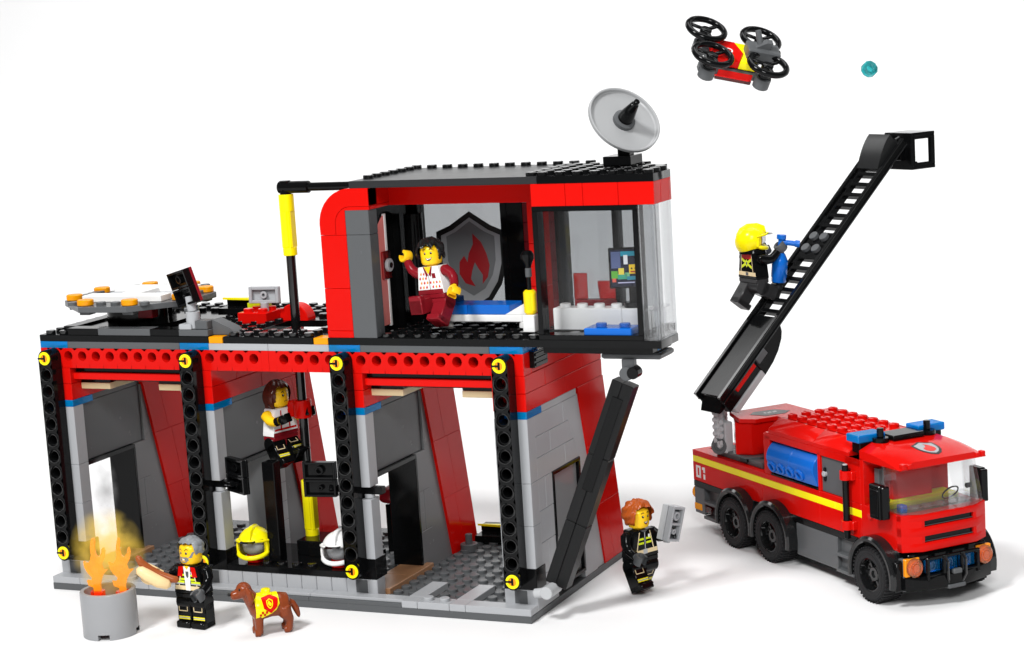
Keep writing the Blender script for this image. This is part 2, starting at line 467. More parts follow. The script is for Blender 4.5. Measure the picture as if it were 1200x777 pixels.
    for x0 in (.5, 10.5, 20.5, 30.5):
        if first is None:
            b = MB()
            b.push(T(0, -1, 1.825) @ Matrix.Rotation(-PI / 2, 4, 'Y') @ Matrix.Scale(-1, 4, (0, 0, 1)))
            holed_bar(b, 13, set(range(1, 12)), h=.94, d=.96, hz=.47, hr=.29, rnd=True, m=BLK)
            for i in range(1, 12):
                pts = [(i + .5 + .40 * math.cos(2 * PI * k / 20), -.005, .47 + .40 * math.sin(2 * PI * k / 20)) for k in range(21)]
                b.tube(pts, .04, GBLK, 6, cap=False); b.mat(BLK)
            b.pop()
            first = b.build('hole_post', S, recalc=False)
            first.location = (x0 + .03, 0, 0)
            for z in (2.325, 14.325):
                p = MB(); zc = z
                p.pipe((.47, -1.07, zc), (.47, -.6, zc), .40, .24, NEO, 22)
                p.cyl((.47, -1.045, zc), (.47, -.6, zc), .25, plastic('orange_plastic', (.85, .28, .01)))
                p.box(.02, .46, -1.085, -.95, zc - .055, zc + .055, BLK, .01); p.box(.40, .54, -1.06, -.95, zc - .20, zc + .20, BLK, .01)
                p.build('pin', first)
        else:
            c = copy_tree(first, S); c.location = (x0 + .03, 0, 0)

    # ---- the long beam with holes
    b = MB()
    for k in (0, 16):
        b.push(T(k - .5 + .5, 0, 13.6)); 
        b.box(0, 16 - .012, .99, 1.0, 0, 1.2, RED, .002)
        b.push(T(.5, 0, 0)); holed_bar(b, 15, set(range(15)), h=1.2, d=1.0, hz=.725, m=RED, collar=False); b.pop()
        b.box(0.004, .5, 0, 1, 0, 1.2, RED, .004); b.box(15.5, 15.985, 0, 1, 0, 1.2, RED, .004)
        b.pop()
    b.build('hole_beam', S, recalc=False)
    for x0 in (2, 22):
        b = MB()
        b.box(x0, x0 + 8, .3, 1.3, 12.85, 13.25, RED, .02); b.box(x0, x0 + 8, .6, 1.6, 13.25, 13.6, BLK, .02)
        b.box(x0, x0 + 8, 1.3, 2.0, 12.6, 13.5, BLK, .02)
        b.build('door_header', S)
    for x0 in (2.0, 7.6, 21.9, 27.7):
        b = MB(); b.box(x0, x0 + 2.1, 1.0, 6.0, 12.14, 12.52, TAN, .02); b.box(x0, x0 + 2.1, 1.05, 6.0, 12.53, 12.85, BLK, .02); b.build('door_rail', S)

    # ---- trim and deck
    for x0, x1, m in ((2, 10, DGR), (12, 16, LGR), (16, 20, LGR), (22, 30, DGR)):
        b = MB(); b.box(x0 + .01, x1 - .01, .0, 1, 14.8, 15.2, m, .02); b.build('trim_plate', S)
    for x0 in (0, 10, 20, 30):
        b = MB(); b.box(x0 + .005, x0 + 1.995, 0, 2, 14.8, 15.2, TBLU, .02); b.build('blue_trim_plate', S)
    b = MB()
    b.box(0, 12, 0, 12, 15.2, 15.6, BLK, .025); b.box(13.02, 18.98, 0, 1, 15.2, 15.6, BLK, .025)
    b.box(12.0, 14, 1.003, 12, 15.2, 15.6, BLK, .025); b.box(17.6, 20, 1.003, 12, 15.2, 15.6, BLK, .025); b.box(14, 17.6, 1.003, 2.6, 15.2, 15.6, BLK); b.box(14, 17.6, 6, 12, 15.2, 15.6, BLK)
    for x in range(0, 2):
        for y in range(0, 11):
            if x == 0 or y in (0,): b.stud(x + .5, y + .5, 15.6)
    for x in range(2, 12):
        for y in range(2, 12):
            if y > 8 or x > 8 or x < 3: b.stud(x + .5, y + .5, 15.6)
    for x in range(12, 20):
        for y in range(0, 12):
            if (12 <= x <= 13 and y == 0 and x == 12) or x == 19 and y == 0: continue
            if 14 <= x <= 17 and 2 <= y <= 6: continue
            b.stud(x + .5, y + .5, 15.6)
    b.box(2.1, 4.3, .02, .98, 15.6, 16.0, BLK, .02); b.box(8.0, 10.0, .02, .98, 15.6, 16.0, BLK, .02)
    b.box(2, 9.9, 1, 2, 15.6, 15.72, BLK, .02)
    b.box(1.1, 2.0, 1.0, 9, 15.6, 15.98, BLK, .02)
    b.build('deck', S)
    b = MB(); b.box(4.3, 8.0, .0, 1, 15.6, 16.0, DGR, .03); b.box(12.0, 12.9, .6, 3, 15.6, 16.0, DGR, .02) if False else None
    b.build('deck_tile', S)
    for x0 in (12.05, 19.05):
        b = MB(); b.box(x0, x0 + .93, -.02, .98, 15.2, 15.58, TORG, .03); b.build('warning_lamp', S)

    # ---- upper room: floor
    b = MB()
    b.prism([(20, 0), (40.0, 0), (40.0, 2.6), (38.6, 5.0), (38.6, 6), (33, 6), (33, 8), (20, 8)], 'z', 15.2, 15.6, BLK)
    b.box(33.0, 39.3, .5, 3.4, 14.8, 15.19, BLK, .02); b.box(38.4, 39.31, 1.2, 3.0, 14.86, 15.12, TBLU, .02); b.mat(BLK)
    b.prism([(36.2, .9), (39.6, .9), (39.6, 2.9), (36.2, 2.9)], 'z', 14.45, 14.79, DGR, .1)
    for x in range(23, 33):
        for y in range(0, 7): b.stud(x + .5, y + .5, 15.6, BLK)
    for x in range(34, 39):
        for y in range(1, 5): b.stud(x + .5, y + .5, 15.6, BLK)
    b.build('room_floor', S)
    b = MB()
    b.box(32.0, 32.3, .8, 2.6, 13.9, 14.8, BLK, .02)
    for k in range(3): b.box(32.3, 32.36, .9, 2.5, 14.0 + k * .27, 14.15 + k * .27, BLK, .01)
    b.build('grille', S)

    # ---- upper room: left wall with the big rounded corner
    def arc(cx, cz, r, a0, a1, n=10): return [(cx + r * math.cos(R(a0 + (a1 - a0) * k / n)), cz + r * math.sin(R(a0 + (a1 - a0) * k / n))) for k in range(n + 1)]
    b = MB()
    for (z0, z1) in ((15.6, 16.0), (16.0, 18.4), (18.4, 21.4)): b.box(20.02, 21.66, 0, 7.9, z0 + .006, z1 - .006, RED, .025)
    outer = arc(22.0, 22.0, 2.0, 180, 90); inner = arc(22.0, 22.0, 1.0, 90, 180, 8)
    b.prism([(20.02, 21.41)] + outer + [(23.2, 24.0), (23.2, 23.0)] + inner + [(21.0, 21.41)], 'y', 0, 7.9, RED, .02)
    b.prism([(21.02, 21.41)] + arc(22.0, 22.0, .98, 180, 90, 8) + [(23.2, 22.98), (23.2, 22.8), (21.66, 22.8), (21.66, 21.41)], 'y', .01, 7.9, RED, .01)
    b.box(23.2, 33.0, 2.4, 3.4, 22.8, 24.0, RED, .02)
    b.box(22.2, 23.2, .02, 1.0, 23.0, 23.98, RED, .02)
    b.build('room_wall', S)
    b = MB()
    b.box(21.67, 23.15, .0, 1.0, 15.6, 21.4, DGR, .03); b.box(21.67, 23.15, .0, 1.0, 21.41, 22.79, DGR, .03)
    b.build('room_post', S)
    b = MB()
    b.box(21.67, 22.2, 1.0, 7.9, 15.6, 22.8, BLK, .02)
    # black arch over the doorway to the pole
    b.prism([(1.3, 15.6), (1.3, 21.6)] + [(2.9 + 1.6 * math.cos(R(180 - 18 * k)), 21.2 + 1.2 * math.sin(R(180 - 18 * k))) for k in range(11)] + [(4.5, 15.6), (4.7, 15.6), (4.7, 22.8), (1.0, 22.8), (1.0, 15.6)], 'x', 22.2, 22.6, BLK)
    b.cyl((23.0, 5.6, 15.6), (23.0, 5.6, 22.0), .55, BLK)
    b.build('arch_wall', S)
    b = MB()
    b.prism([(1.5, 16.0), (2.5, 16.0), (2.5, 22.2), (1.5, 21.4)], 'x', 22.62, 22.72, plastic('pale_red_plastic', (.75, .22, .20), rough=.1), .01)
    b.box(22.6, 22.76, 2.5, 2.72, 15.9, 22.3, WHT, .02)
    b.box(22.6, 22.85, 1.9, 2.9, 18.6, 20.2, TRED, .06); b.cyl((22.85, 2.4, 19.4), (23.05, 2.4, 19.4), .38, SILV); b.cyl((23.05, 2.4, 19.4), (23.12, 2.4, 19.4), .16, BLK)
    b.build('pole_door', S)
    # ---- back wall with the glazed emblem
    b = MB()
    b.box(28.3, 29.3, 7.0, 7.95, 15.6, 22.8, BLK, .02); b.box(22.2, 31.8, 7.0, 7.95, 22.8, 24.0, RED, .02)
    b.box(29.3, 30.9, 7.0, 7.95, 22.3, 22.8, DGR, .02)
    b.build('back_post', S)
    b = MB(); b.bricks('x', 29.3, 31.3, 7.0, 7.95, 15.6, 22.3, L=2, m=DRED); b.build('back_wall', S)
    f = .35
    b = MB()
    b.box(22.2, 28.3, 7.0, 7.9, 15.6, 15.6 + f, BLK, .02); b.box(22.2, 28.3, 7.0, 7.9, 22.8 - f, 22.8, BLK, .02)
    b.box(22.2, 22.6, 7.0, 7.9, 15.6, 22.8, BLK, .02); b.box(27.9, 28.3, 7.0, 7.9, 15.6, 22.8, BLK, .02)
    fr = b.build('emblem_window', S)
    b = MB(); b.box(22.6, 27.9, 7.4, 7.55, 15.95, 22.45, EGLASS, .01); pane = b.build('pane', fr)
    b = MB(); y = 7.38; cx = 25.75; cz = 15.95
    sh = flat_shield(4.4, 5.9)
    def plate(poly, y0, m): b.prism([(cx + x, cz + z) for x, z in poly], 'y', y0, y0 - .012, m)
    plate(sh, y, INK); plate([(x * .86, .35 + z * .88) for x, z in sh], y - .014, plastic('emblem_grey', (.30, .31, .32), rough=.2))
    plate([(x * .70, .95 + z * .74) for x, z in sh], y - .028, plastic('emblem_dark_grey', (.15, .155, .16), rough=.2))
    plate([(.1 + x * 2.6, 1.5 + z * 3.1) for x, z in FLAME], y - .042, plastic('emblem_red', (.32, .012, .016), rough=.2))
    b.build('shield_emblem', fr)

    # ---- right hand glazed bay
    b = MB()
    for x0, x1 in ((33.0, 35.0), (35.0, 36.0), (36.0, 38.0), (38.0, 40.0)): b.box(x0 + .008, x1 - .008, 0, 1, 22.8, 24.0, RED, .02)
    b.box(39.0, 40.0, 1.006, 2.2, 22.8, 24.0, RED, .02); b.prism([(40.0, 2.21), (40.0, 2.6), (38.6, 5.0), (38.6, 6), (38.0, 6), (38.0, 4.8), (39.0, 2.21)], 'z', 22.8, 24.0, RED); b.box(33, 38.0, 5, 6, 22.8, 24.0, RED, .02)
    b.build('fascia', S)
    def window(x0, x1, y0, z0, z1, name, gm):
        b = MB(); f = .28
        b.box(x0, x1, y0, y0 + .9, z0, z0 + f, BLK, .02); b.box(x0, x1, y0, y0 + .9, z1 - f, z1, BLK, .02)
        b.box(x0, x0 + f, y0, y0 + .9, z0 + f, z1 - f, BLK, .02); b.box(x1 - f, x1, y0, y0 + .9, z0 + f, z1 - f, BLK, .02)
        o = b.build(name, S)
        b = MB(); b.box(x0 + f, x1 - f, y0 + .4, y0 + .5, z0 + f, z1 - f, gm, .01); b.build('pane', o)
    window(33.0, 39.0, .02, 15.6, 22.8, 'window_frame', WGLASS)
    window(32.3, 36.0, 4.6, 15.6, 22.8, 'window_frame', EGLASS)
    b = MB(); b.box(36.0, 38.4, 4.8, 4.9, 15.65, 22.75, EGLASS, .01); b.build('back_pane', S)
    b = MB(); b.bricks('x', 31.3, 31.8, 7.0, 7.95, 15.6, 22.8, L=2, m=BLK); b.build('back_wall', S); b = MB(); b.bricks('y', 3.4, 4.6, 31.2, 32.0, 15.6, 22.8, h=2.4, L=2.8, m=RED); b.build('inner_wall', S)
    b = MB()
    t = .16
    for i, (p, q) in enumerate((((39.05, .05), (39.8, .05)), ((39.8, .05), (39.95, .25)), ((39.95, .25), (39.95, 2.6)), ((39.95, 2.6), (38.6, 5.0)))):
        dx, dy = q[0] - p[0], q[1] - p[1]; L = math.hypot(dx, dy); nx, ny = -dy / L * t, dx / L * t
        b.prism([p, q, (q[0] + nx, q[1] + ny), (p[0] + nx, p[1] + ny)], 'z', 15.62, 22.78, GLASS)
    b.box(39.1, 39.78, .2, 2.5, 15.62, 15.8, GLASS); b.box(39.1, 39.78, .2, 2.2, 17.15, 17.27, GLASS)
    b.pipe((39.45, 1.6, 15.8), (39.45, 1.6, 17.15), .3, .2, GLASS); b.pipe((39.4, .7, 15.8), (39.4, .7, 17.15), .28, .18, GLASS)
    b.build('corner_glass', S)
    # ---- roof
    b = MB()
    b.box(22.05, 33.4, .0, 8, 24.0, 24.4, DGR if False else plastic('roof_black_plastic', (.022, .0225, .024), rough=.3), .02)
    for y in range(1, 8): b.stud(22.5, y + .5, 24.4, BLK)
    for x in range(23, 34): b.stud(x + .5, 7.5, 24.4)
    b.prism([(33.42, 0), (40.0, 0), (40.0, 2.6), (38.6, 5.0), (38.6, 6.0), (33.42, 6.0)], 'z', 24.0, 24.4, BLK)
    for x in range(32, 40):
        for y in range(0, 6):
            if x > 37 and y > 3 or x == 39 and y > 2: continue
            b.stud(x + .55 + (x == 32) * .35, y + .5, 24.4)
    b.build('roof', S)
    # ---- leaning strut under the overhang
    b = MB()
    top = Vector((37.5, .9, 13.25)); bot = Vector((32.95, .55, 1.75)); ax = (top - bot); L = ax.length
    xa = ax.normalized(); ya = Vector((0, 1, 0)); ya = (ya - xa * ya.dot(xa)).normalized(); za = xa.cross(ya)
    Mx = Matrix((( za.x, ya.x, xa.x, bot.x), (za.y, ya.y, xa.y, bot.y), (za.z, ya.z, xa.z, bot.z), (0, 0, 0, 1)))
    b.push(Mx)
    SBLK = plastic('satin_black_plastic', (.005, .0052, .0055), rough=.34, ior=1.32)
    for z0, z1 in ((.2, 4.0), (4.0, 8.0), (8.0, L)):
        b.box(-.68, -.03, -.5, .45, z0 + .008, z1 - .008, SBLK, .04); b.box(-.025, .60, -.5, .45, z0 + .008, z1 - .008, SBLK, .04)
    b.box(-.34, .26, -.55, -.49, 6.0, 11.5, BLK, .02)
    b.pop()
    st = b.build('strut', S)
    b = MB()
    b.cyl((37.75, .35, 13.75), (37.75, 1.6, 13.75), .38, DGR); b.box(37.4, 38.1, .7, 1.2, 13.7, 14.5, DGR, .05); b.cyl((38.15, .3, 13.8), (38.15, 1.0, 13.8), .33, BLK)
    b.build('hinge', st)
    b = MB(); b.cyl((32.9, -.9, 1.75), (32.9, .6, 1.75), .36, SILV); b.cyl((32.1, -.55, 1.6), (33.0, -.55, 1.75), .28, SILV); b.build('pin', st)
build_station()

# ------------------------------------------------------------------ loose things on and in the station
def satellite_dish():
    t = thing('satellite_dish', 'round grey satellite dish with a black cone, tilted on the studded black roof', 'satellite dish', (37.0, 4.0, 24.6))
    b = MB(); b.box(-1.0, .6, -.9, .9, 0, .5, BLK, .03); b.box(-.35, .35, -.35, .35, .45, 1.0, BLK, .04); b.build('mount', t)
    n = (Matrix.Rotation(0.422864906, 3, 'Z') @ Matrix.Rotation(0.0611328683, 3, 'Y') @ Matrix.Rotation(1.41660337, 3, 'X') @ Vector((.36, .50, .78))).normalized()
    q = n.to_track_quat('Z', 'Y').to_matrix().to_4x4()
    b = MB(); b.push(T(-.05, .1, 2.35) @ q)
    prof = []
    for k in range(9):
        r = 1.85 * k / 8; prof.append((max(r, .001), .03 * (k / 8) ** 2 - .1))
    b.lathe(prof + [(1.92, -.02), (1.96, .13), (2.02, .16), (2.08, .13), (2.08, -.05), (1.95, -.18), (1.2, -.3), (.001, -.32)], plastic('dish_grey', (.33, .335, .34), rough=.25), 48)
    b.pop(); d = b.build('dish', t)
    b = MB(); b.push(T(-.05, .1, 2.35) @ q)
    b.lathe([(.62, -.1), (.62, .12), (.5, .16)], DGR, 20); b.lathe([(.42, .1), (.42, .5), (.22, 1.45), (.16, 1.5), (.16, 1.75), (.12, 1.78)], BLK, 18)
    b.pop(); b.build('cone', t)
satellite_dish()

def landing_pad():
    t = thing('landing_pad', 'eight-sided drone landing pad with a white letter H and orange lamps on the roof deck', 'landing pad', (4.7, 4.1, 15.6), (0, 0, R(3)))
    oc = lambda r, k=.38: [(r, -r * k), (r, r * k), (r * k, r), (-r * k, r), (-r, r * k), (-r, -r * k), (-r * k, -r), (r * k, -r)]
    t.location.z = 15.85; b = MB(); b.cyl((0, 0, -.24), (0, 0, 1.15), 2.1, BLK, seg=32); b.cyl((1.9, -1.2, 0), (1.9, -1.2, 1.15), .6, BLK); b.box(-2.6, 2.6, -2.6, 2.6, -.24, 0, BLK); b.box(1.2, 2.2, -2.4, -1.6, .5, 1.1, DRED); b.build('turntable', t)
    b = MB(); b.prism(oc(4.35), 'z', 1.15, 1.5, DGR, .02); b.prism([(x * .9, y * .9) for x, y in oc(4.35)], 'z', .9, 1.15, DGR) if False else None
    for x in (-2.5, -1.5, -.5, .5, 1.5, 2.5):
        b.stud(x, -3.6, 1.5, DGR); b.stud(x, 3.6, 1.5)
        b.stud(-3.6, x * .5, 1.5); b.stud(3.6, x * .5, 1.5)
    for k in range(8):
        a = R(22.5 + 45 * k); b.box(3.9 * math.cos(a) - .35, 3.9 * math.cos(a) + .35, 3.9 * math.sin(a) - .35, 3.9 * math.sin(a) + .35, .95, 1.16, DGR, .03)
    b.build('plate', t)
    b = MB()
    b.box(-2.6, 2.9, -2.4, -1.2, 1.5, 1.88, WHT, .03); b.box(-2.6, 2.9, 1.2, 2.4, 1.5, 1.88, WHT, .03); b.box(-.55, .65, -1.19, 1.19, 1.5, 1.88, WHT, .03)
    b.box(-2.6, 2.9, -1.19, 1.19, 1.5, 1.62, LGR, .01)
    b.build('letter', t)
    for k in range(8):
        a = R(22.5 + 45 * k); b = MB(); x, y = 4.0 * math.cos(a), 4.0 * math.sin(a)
        b.cyl((x, y, 1.5), (x, y, 1.86), .5, TORG, seg=20, c=.05); b.cyl((x, y, 1.52), (x, y, 1.7), .3, TORG, seg=14); b.build('lamp', t)
landing_pad()

def lamp_panel(name, label, M0, m, stem=None):
    """a pair of small plates hinged on a clip, seen from behind: hollow undersides with a tube"""
    b = MB(); b.push(M0)
    for z0 in (0.02, 1.04):
        b.box(-.98, .98, .28, .42, z0, z0 + 1.0, m, .02)
        for x0, x1, za, zb in ((-.98, -.84, 0, 1), (.84, .98, 0, 1), (-.84, .84, 0, .14), (-.84, .84, .86, 1)): b.box(x0, x1, 0, .28, z0 + za, z0 + zb, m, .02)
        b.pipe((0, .05, z0 + .5), (0, .3, z0 + .5), .26 if z0 > 1 else .15, .16 if z0 > 1 else .07, m)
    b.pop()
    return b
def floodlights():
    g = 'black double plate floodlights'
    for lab, M0, arm in (('black floodlight clipped to the second black post, beside the hanging firefighter', T(13.5, -.75, 6.5) @ RZ(-28), (12.0, .5, 6.77, 13.2, -.5, 7.0)),
                         ('black floodlight clipped to the third black post, above the white helmet', T(19.15, -.75, 6.5) @ RZ(8), (20.6, .5, 6.77, 19.6, -.45, 7.0))):
        t = thing('floodlight', lab, 'floodlight', (0, 0, 0), group=g)
        lamp_panel('', '', M0, BLK).build('lamp_head', t)
        b = MB(); b.cyl(arm[:3], arm[3:], .2, BLK); b.build('arm', t)
    t = thing('floodlight', 'black floodlight with dark red back on a grey stem at the roof deck edge', 'floodlight', (0, 0, 0), group=g)
    M0 = T(10.5, .35, 17.35) @ RZ(-24) @ RX(10) @ RY(-13) @ Matrix.Scale(1.02, 4)
    lamp_panel('', '', M0, BLK).build('lamp_head', t)
    b = MB(); b.push(M0); b.box(-.98, .98, .43, .62, .02, 2.04, DRED, .03); b.pop(); b.build('back_plate', t)
    b = MB(); b.cyl((10.75, .55, 16.0), (10.75, .55, 17.0), .42, LGR); b.cyl((10.75, .55, 17.0), (10.65, .55, 17.9), .30, LGR); b.cyl((10.3, .4, 17.1), (11.1, .7, 17.2), .16, DGR); b.build('stem', t)
    b = MB(); b.box(10.0, 12.0, .02, 1.4, 15.6, 15.98, DGR, .03); b.box(10.05, 10.9, .0, .95, 15.98, 16.3, LGR, .05); b.box(11.1, 11.95, .1, 1.0, 15.98, 16.5, DGR, .05)
    b.prism([(12.0, 15.62), (13.6, 15.62), (13.2, 16.0), (12.0, 16.5)], 'y', .6, 1.6, DGR); b.build('base', t)
    t = thing('security_camera', 'light grey camera panel on a stalk above a red studded brick on the roof deck', 'camera', (0, 0, 0))
    b = MB(); b.push(T(12.75, 5.2, 16.75) @ RX(-4) @ RZ(10))
    b.box(-.95, .95, .28, .44, 0, 1.0, LGR, .03)
    for x0, x1, za, zb in ((-.95, -.75, 0, 1), (.75, .95, 0, 1), (-.75, .75, 0, .2), (-.75, .75, .8, 1)): b.box(x0, x1, 0, .28, za, zb, LGR, .03)
    b.pipe((0, .0, .5), (0, .3, .5), .22, .1, LGR); b.pop(); b.build('panel', t)
    b = MB(); b.cyl((12.75, 5.3, 16.2), (12.75, 5.3, 16.8), .25, LGR); b.build('stalk', t)
    b = MB(); b.box(11.4, 13.4, 4.3, 6.3, 15.6, 16.3, RED); b.studs(11.4, 13.4, 4.3, 6.3, 16.3, RED); b.build('base', t)
    o = MB(); o.push(T(14.3, 6.4, 15.6) @ RX(90)); o.lathe([(0.001, -.5), (.95, -.5), (1.0, -.45), (1.0, .45), (.95, .5), (0.001, .5)], RED, 30, a0=0, a1=PI); o.pop()
    tag(o.build('red_arch', None), 'rounded red half-disc brick on the roof deck behind the black pole', 'brick')
floodlights()

def fire_pole():
    t = thing('fire_pole', 'black fire pole with yellow sleeves bent over to the red upper room', 'fire pole', (15.6, 4, 2.9))
    b = MB(); b.cyl((0, 0, 2.5), (0, 0, 19.0), .28, GBLK); b.cyl((0, 0, 20.4), (0, 0, 21.3), .34, BLK); b.cyl((-.4, 0, 20.9), (1.6, 0, 20.9), .36, BLK); b.cyl((1.5, 0, 20.9), (5.0, 0, 20.9), .25, BLK); b.build('rod', t)
    def sleeve(z0, z1):
        b = MB(); b.cyl((0, 0, z0), (0, 0, z0 + .5), .42, NEO); b.box(-.36, .36, -.36, .36, z0 + .4, z1 - .9, NEO, .1); b.cyl((0, 0, z1 - 1.0), (0, 0, z1), .45, NEO); b.box(-.2, .2, -.42, .0, z0 + .5, z1 - .8, NEO, .05); b.build('sleeve', t)
    sleeve(16.9, 20.5); sleeve(-.1, 3.4)
fire_pole()

def wedge_tool(loc, rz, label):
    t = thing('rescue_drone_part', label, 'tool', loc, (0, 0, R(rz)))
    b = MB(); b.box(-1.6, 1.8, -.9, .9, 0, .4, BLK); b.box(-1.6, 1.8, .3, 1.1, .4, .8, BLK); b.build('plate', t)
    b = MB(); b.prism([(-1.7, .0), (1.8, -.5), (1.8, .25)], 'z', .82, .95, NEO); b.prism([(.6, -1.0), (2.0, -1.2), (2.0, -.5), (.6, -.5)], 'z', .4, .75, LIME); b.build('wedge', t)
    return t
wedge_tool((23.9, 13.2, .62), 4, 'black plate with lime and yellow wedges lying on the studded floor of the right bay').name = 'wedge_plate'
wedge_tool((10.2, 7.4, 15.82), 2, 'black plate with lime and yellow wedges lying on the roof deck behind the landing pad').name = 'wedge_plate'
def small_bits():
    b = MB(); b.cyl((22.6, 10.9, .42), (22.6, 10.9, .9), .55, DGR); b.cyl((22.6, 10.9, .9), (22.6, 10.9, 1.5), .22, DGR)
    tag(b.build('grey_peg', None), 'small dark grey round peg standing on the studded floor of the right bay', 'peg')
    t = thing('hose_stand', 'dark red domed cap on a black stand seen through the doorway of the right bay', 'stand', (18.3, 9.5, .6))
    b = MB(); b.box(-.4, .4, -.4, .4, 0, 3.0, BLK); b.cyl((0, 0, 3.0), (0, 0, 3.6), .3, BLK); b.build('post', t)
    b = MB(); b.push(T(0, 0, 3.5) @ RX(20)); b.lathe([(.9, 0), (.85, .2), (.5, .5), (.001, .62)], DRED, 20); b.pop(); b.build('cap', t)
small_bits()

def furniture():
    t = thing('bed', 'white bed with a blue mattress in the upper room in front of the shield emblem', 'bed', (28.6, 3.4, 15.6))
    b = MB(); b.box(-2.9, 2.8, -.9, .9, .55, .95, WHT); b.cyl((-2.5, -.5, .2), (-2.5, -.5, .55), .4, WHT, r1=.3); b.cyl((2.4, -.5, .2), (2.4, -.5, .55), .4, WHT)
    b.prism([(1.3, .96), (2.8, .96), (2.8, 1.75)], 'y', -.9, .9, WHT, .02); b.build('frame', t)
    b = MB(); b.box(-2.8, -1.0, -.88, .88, .96, 1.5, BLU, .04); b.box(-.98, 1.6, -.88, .88, .96, 1.5, BLU, .04); b.box(-2.8, -2.0, .3, .9, 1.5, 1.8, plastic('dark_blue_plastic', (.008, .04, .12)), .04); b.build('mattress', t)
    t = thing('control_desk', 'white studded control desk in the right glazed bay of the upper room', 'desk', (35.6, 2.6, 15.6))
    b = MB(); b.box(-2.6, 1.4, -.5, .5, .2, 1.4, WHT); b.box(1.42, 2.9, -.5, .5, .2, 1.4, WHT); b.studs(-2.55, 1.45, -.5, .5, 1.4, WHT); b.build('counter', t)
    t = thing('blue_tray', 'flat blue two-stud brick in front of the white control desk', 'brick', (36.9, .95, 15.82))
    b = MB(); b.box(-1.35, 1.35, -.75, .65, 0, .4, BLU); b.stud(-.6, -.05, .4, BLU); b.stud(.75, -.05, .4, BLU); b.build('plate', t)
    # screen on a stand
    t = thing('monitor', 'black monitor showing a map with a yellow face on the white control desk', 'monitor', (37.3, 2.6, 17.0))
    b = MB(); b.cyl((.2, .05, 0), (.2, .05, .3), .5, BLK); b.cyl((.2, .15, .25), (.2, .15, 1.6), .22, BLK); b.build('stand', t)
    b = MB(); b.push(T(-.1, -.15, 1.05) @ RZ(16)); b.box(-.86, .86, 0, .3, 0, 2.2, BLK); b.pop(); hd = b.build('screen', t)
    b = MB(); b.push(T(-.1, -.15, 1.05) @ RZ(16) @ T(0, -.006, 0))
    def tile(x, z, w, h, col, nm): b.box(x, x + w, -.004 - nm * .003, .0, z, z + h, plastic('screen_ink_%d' % (int(col[0] * 99) * 10000 + int(col[1] * 99) * 100 + int(col[2] * 99)), col, rough=.15, bump=0), .0005)
    tile(-.78, .1, 1.56, 2.0, (.01, .012, .03), 0)
    tile(-.72, 1.1, .5, .9, (.09, .12, .25), 1); tile(-.2, 1.75, .9, .25, (.02, .30, .42), 1); tile(-.05, 1.3, .22, .5, (.75, .78, .80), 2)
    tile(-.74, .55, .35, .4, (.12, .42, .05), 1); tile(-.35, .75, .3, .35, (.75, .62, .08), 2); tile(-.4, .5, .5, .3, (.05, .35, .22), 1); tile(0.0, .6, .25, .25, (.2, .5, .25), 1)
    tile(.22, .78, .48, .5, (.9, .60, .02), 1); tile(.32, 1.02, .09, .09, (.02, .02, .02), 2); tile(.52, 1.02, .09, .09, (.02, .02, .02), 2); tile(.3, .85, .3, .08, (.4, .02, .02), 2)
    tile(.1, .45, .6, .2, (.03, .25, .35), 1); tile(-.7, .35, .2, .2, (.7, .12, .08), 2); tile(-.4, .28, .9, .06, (.5, .5, .7), 1)
    b.pop(); b.build('display', hd)
    b = MB(); b.box(36.95, 37.6, 2.3, 2.5, 17.0, 18.1, DRED) if False else None
    t = thing('red_clear_chair', 'two small clear red panels standing behind the control desk', 'panel', (34.2, 4.6, 15.8))
    b = MB(); b.box(-.9, -.1, -.1, 0, 1.3, 2.8, TRED, .02); b.prism([(.5, 1.3), (1.4, 1.3), (1.6, 2.3), (.4, 2.3)], 'y', .2, .5, TRED); b.box(-.9, 1.6, -.1, .5, 0, 1.3, DRED); b.build('panel', t); t.name = 'clear_panel'
    # microphone
    t = thing('microphone', 'black microphone on a stick beside a yellow cylinder at the foot of the bed', 'microphone', (31.9, 1.6, 15.8))
    b = MB(); b.cyl((0, 0, 2.2), (0, 0, 3.2), .12, BLK); b.cyl((0, 0, 3.0), (0, 0, 3.5), .18, DGR); b.push(T(0, 0, 3.5)); b.lathe([(.15, 0), (.25, .3), (.36, .5), (.36, .75), (.22, .95), (.001, 1.0)], BLK, 16); b.pop(); b.build('head', t)
    b = MB(); b.cyl((0, 0, .95), (0, 0, 2.3), .36, YEL, c=.12); b.cyl((.2, -.1, 1.1), (.2, -.1, 2.2), .2, YEL, c=.08); b.build('cylinder', t)
    b = MB(); b.box(-.35, .35, -.4, .4, 0, .95, WHT); b.build('base', t)
furniture()

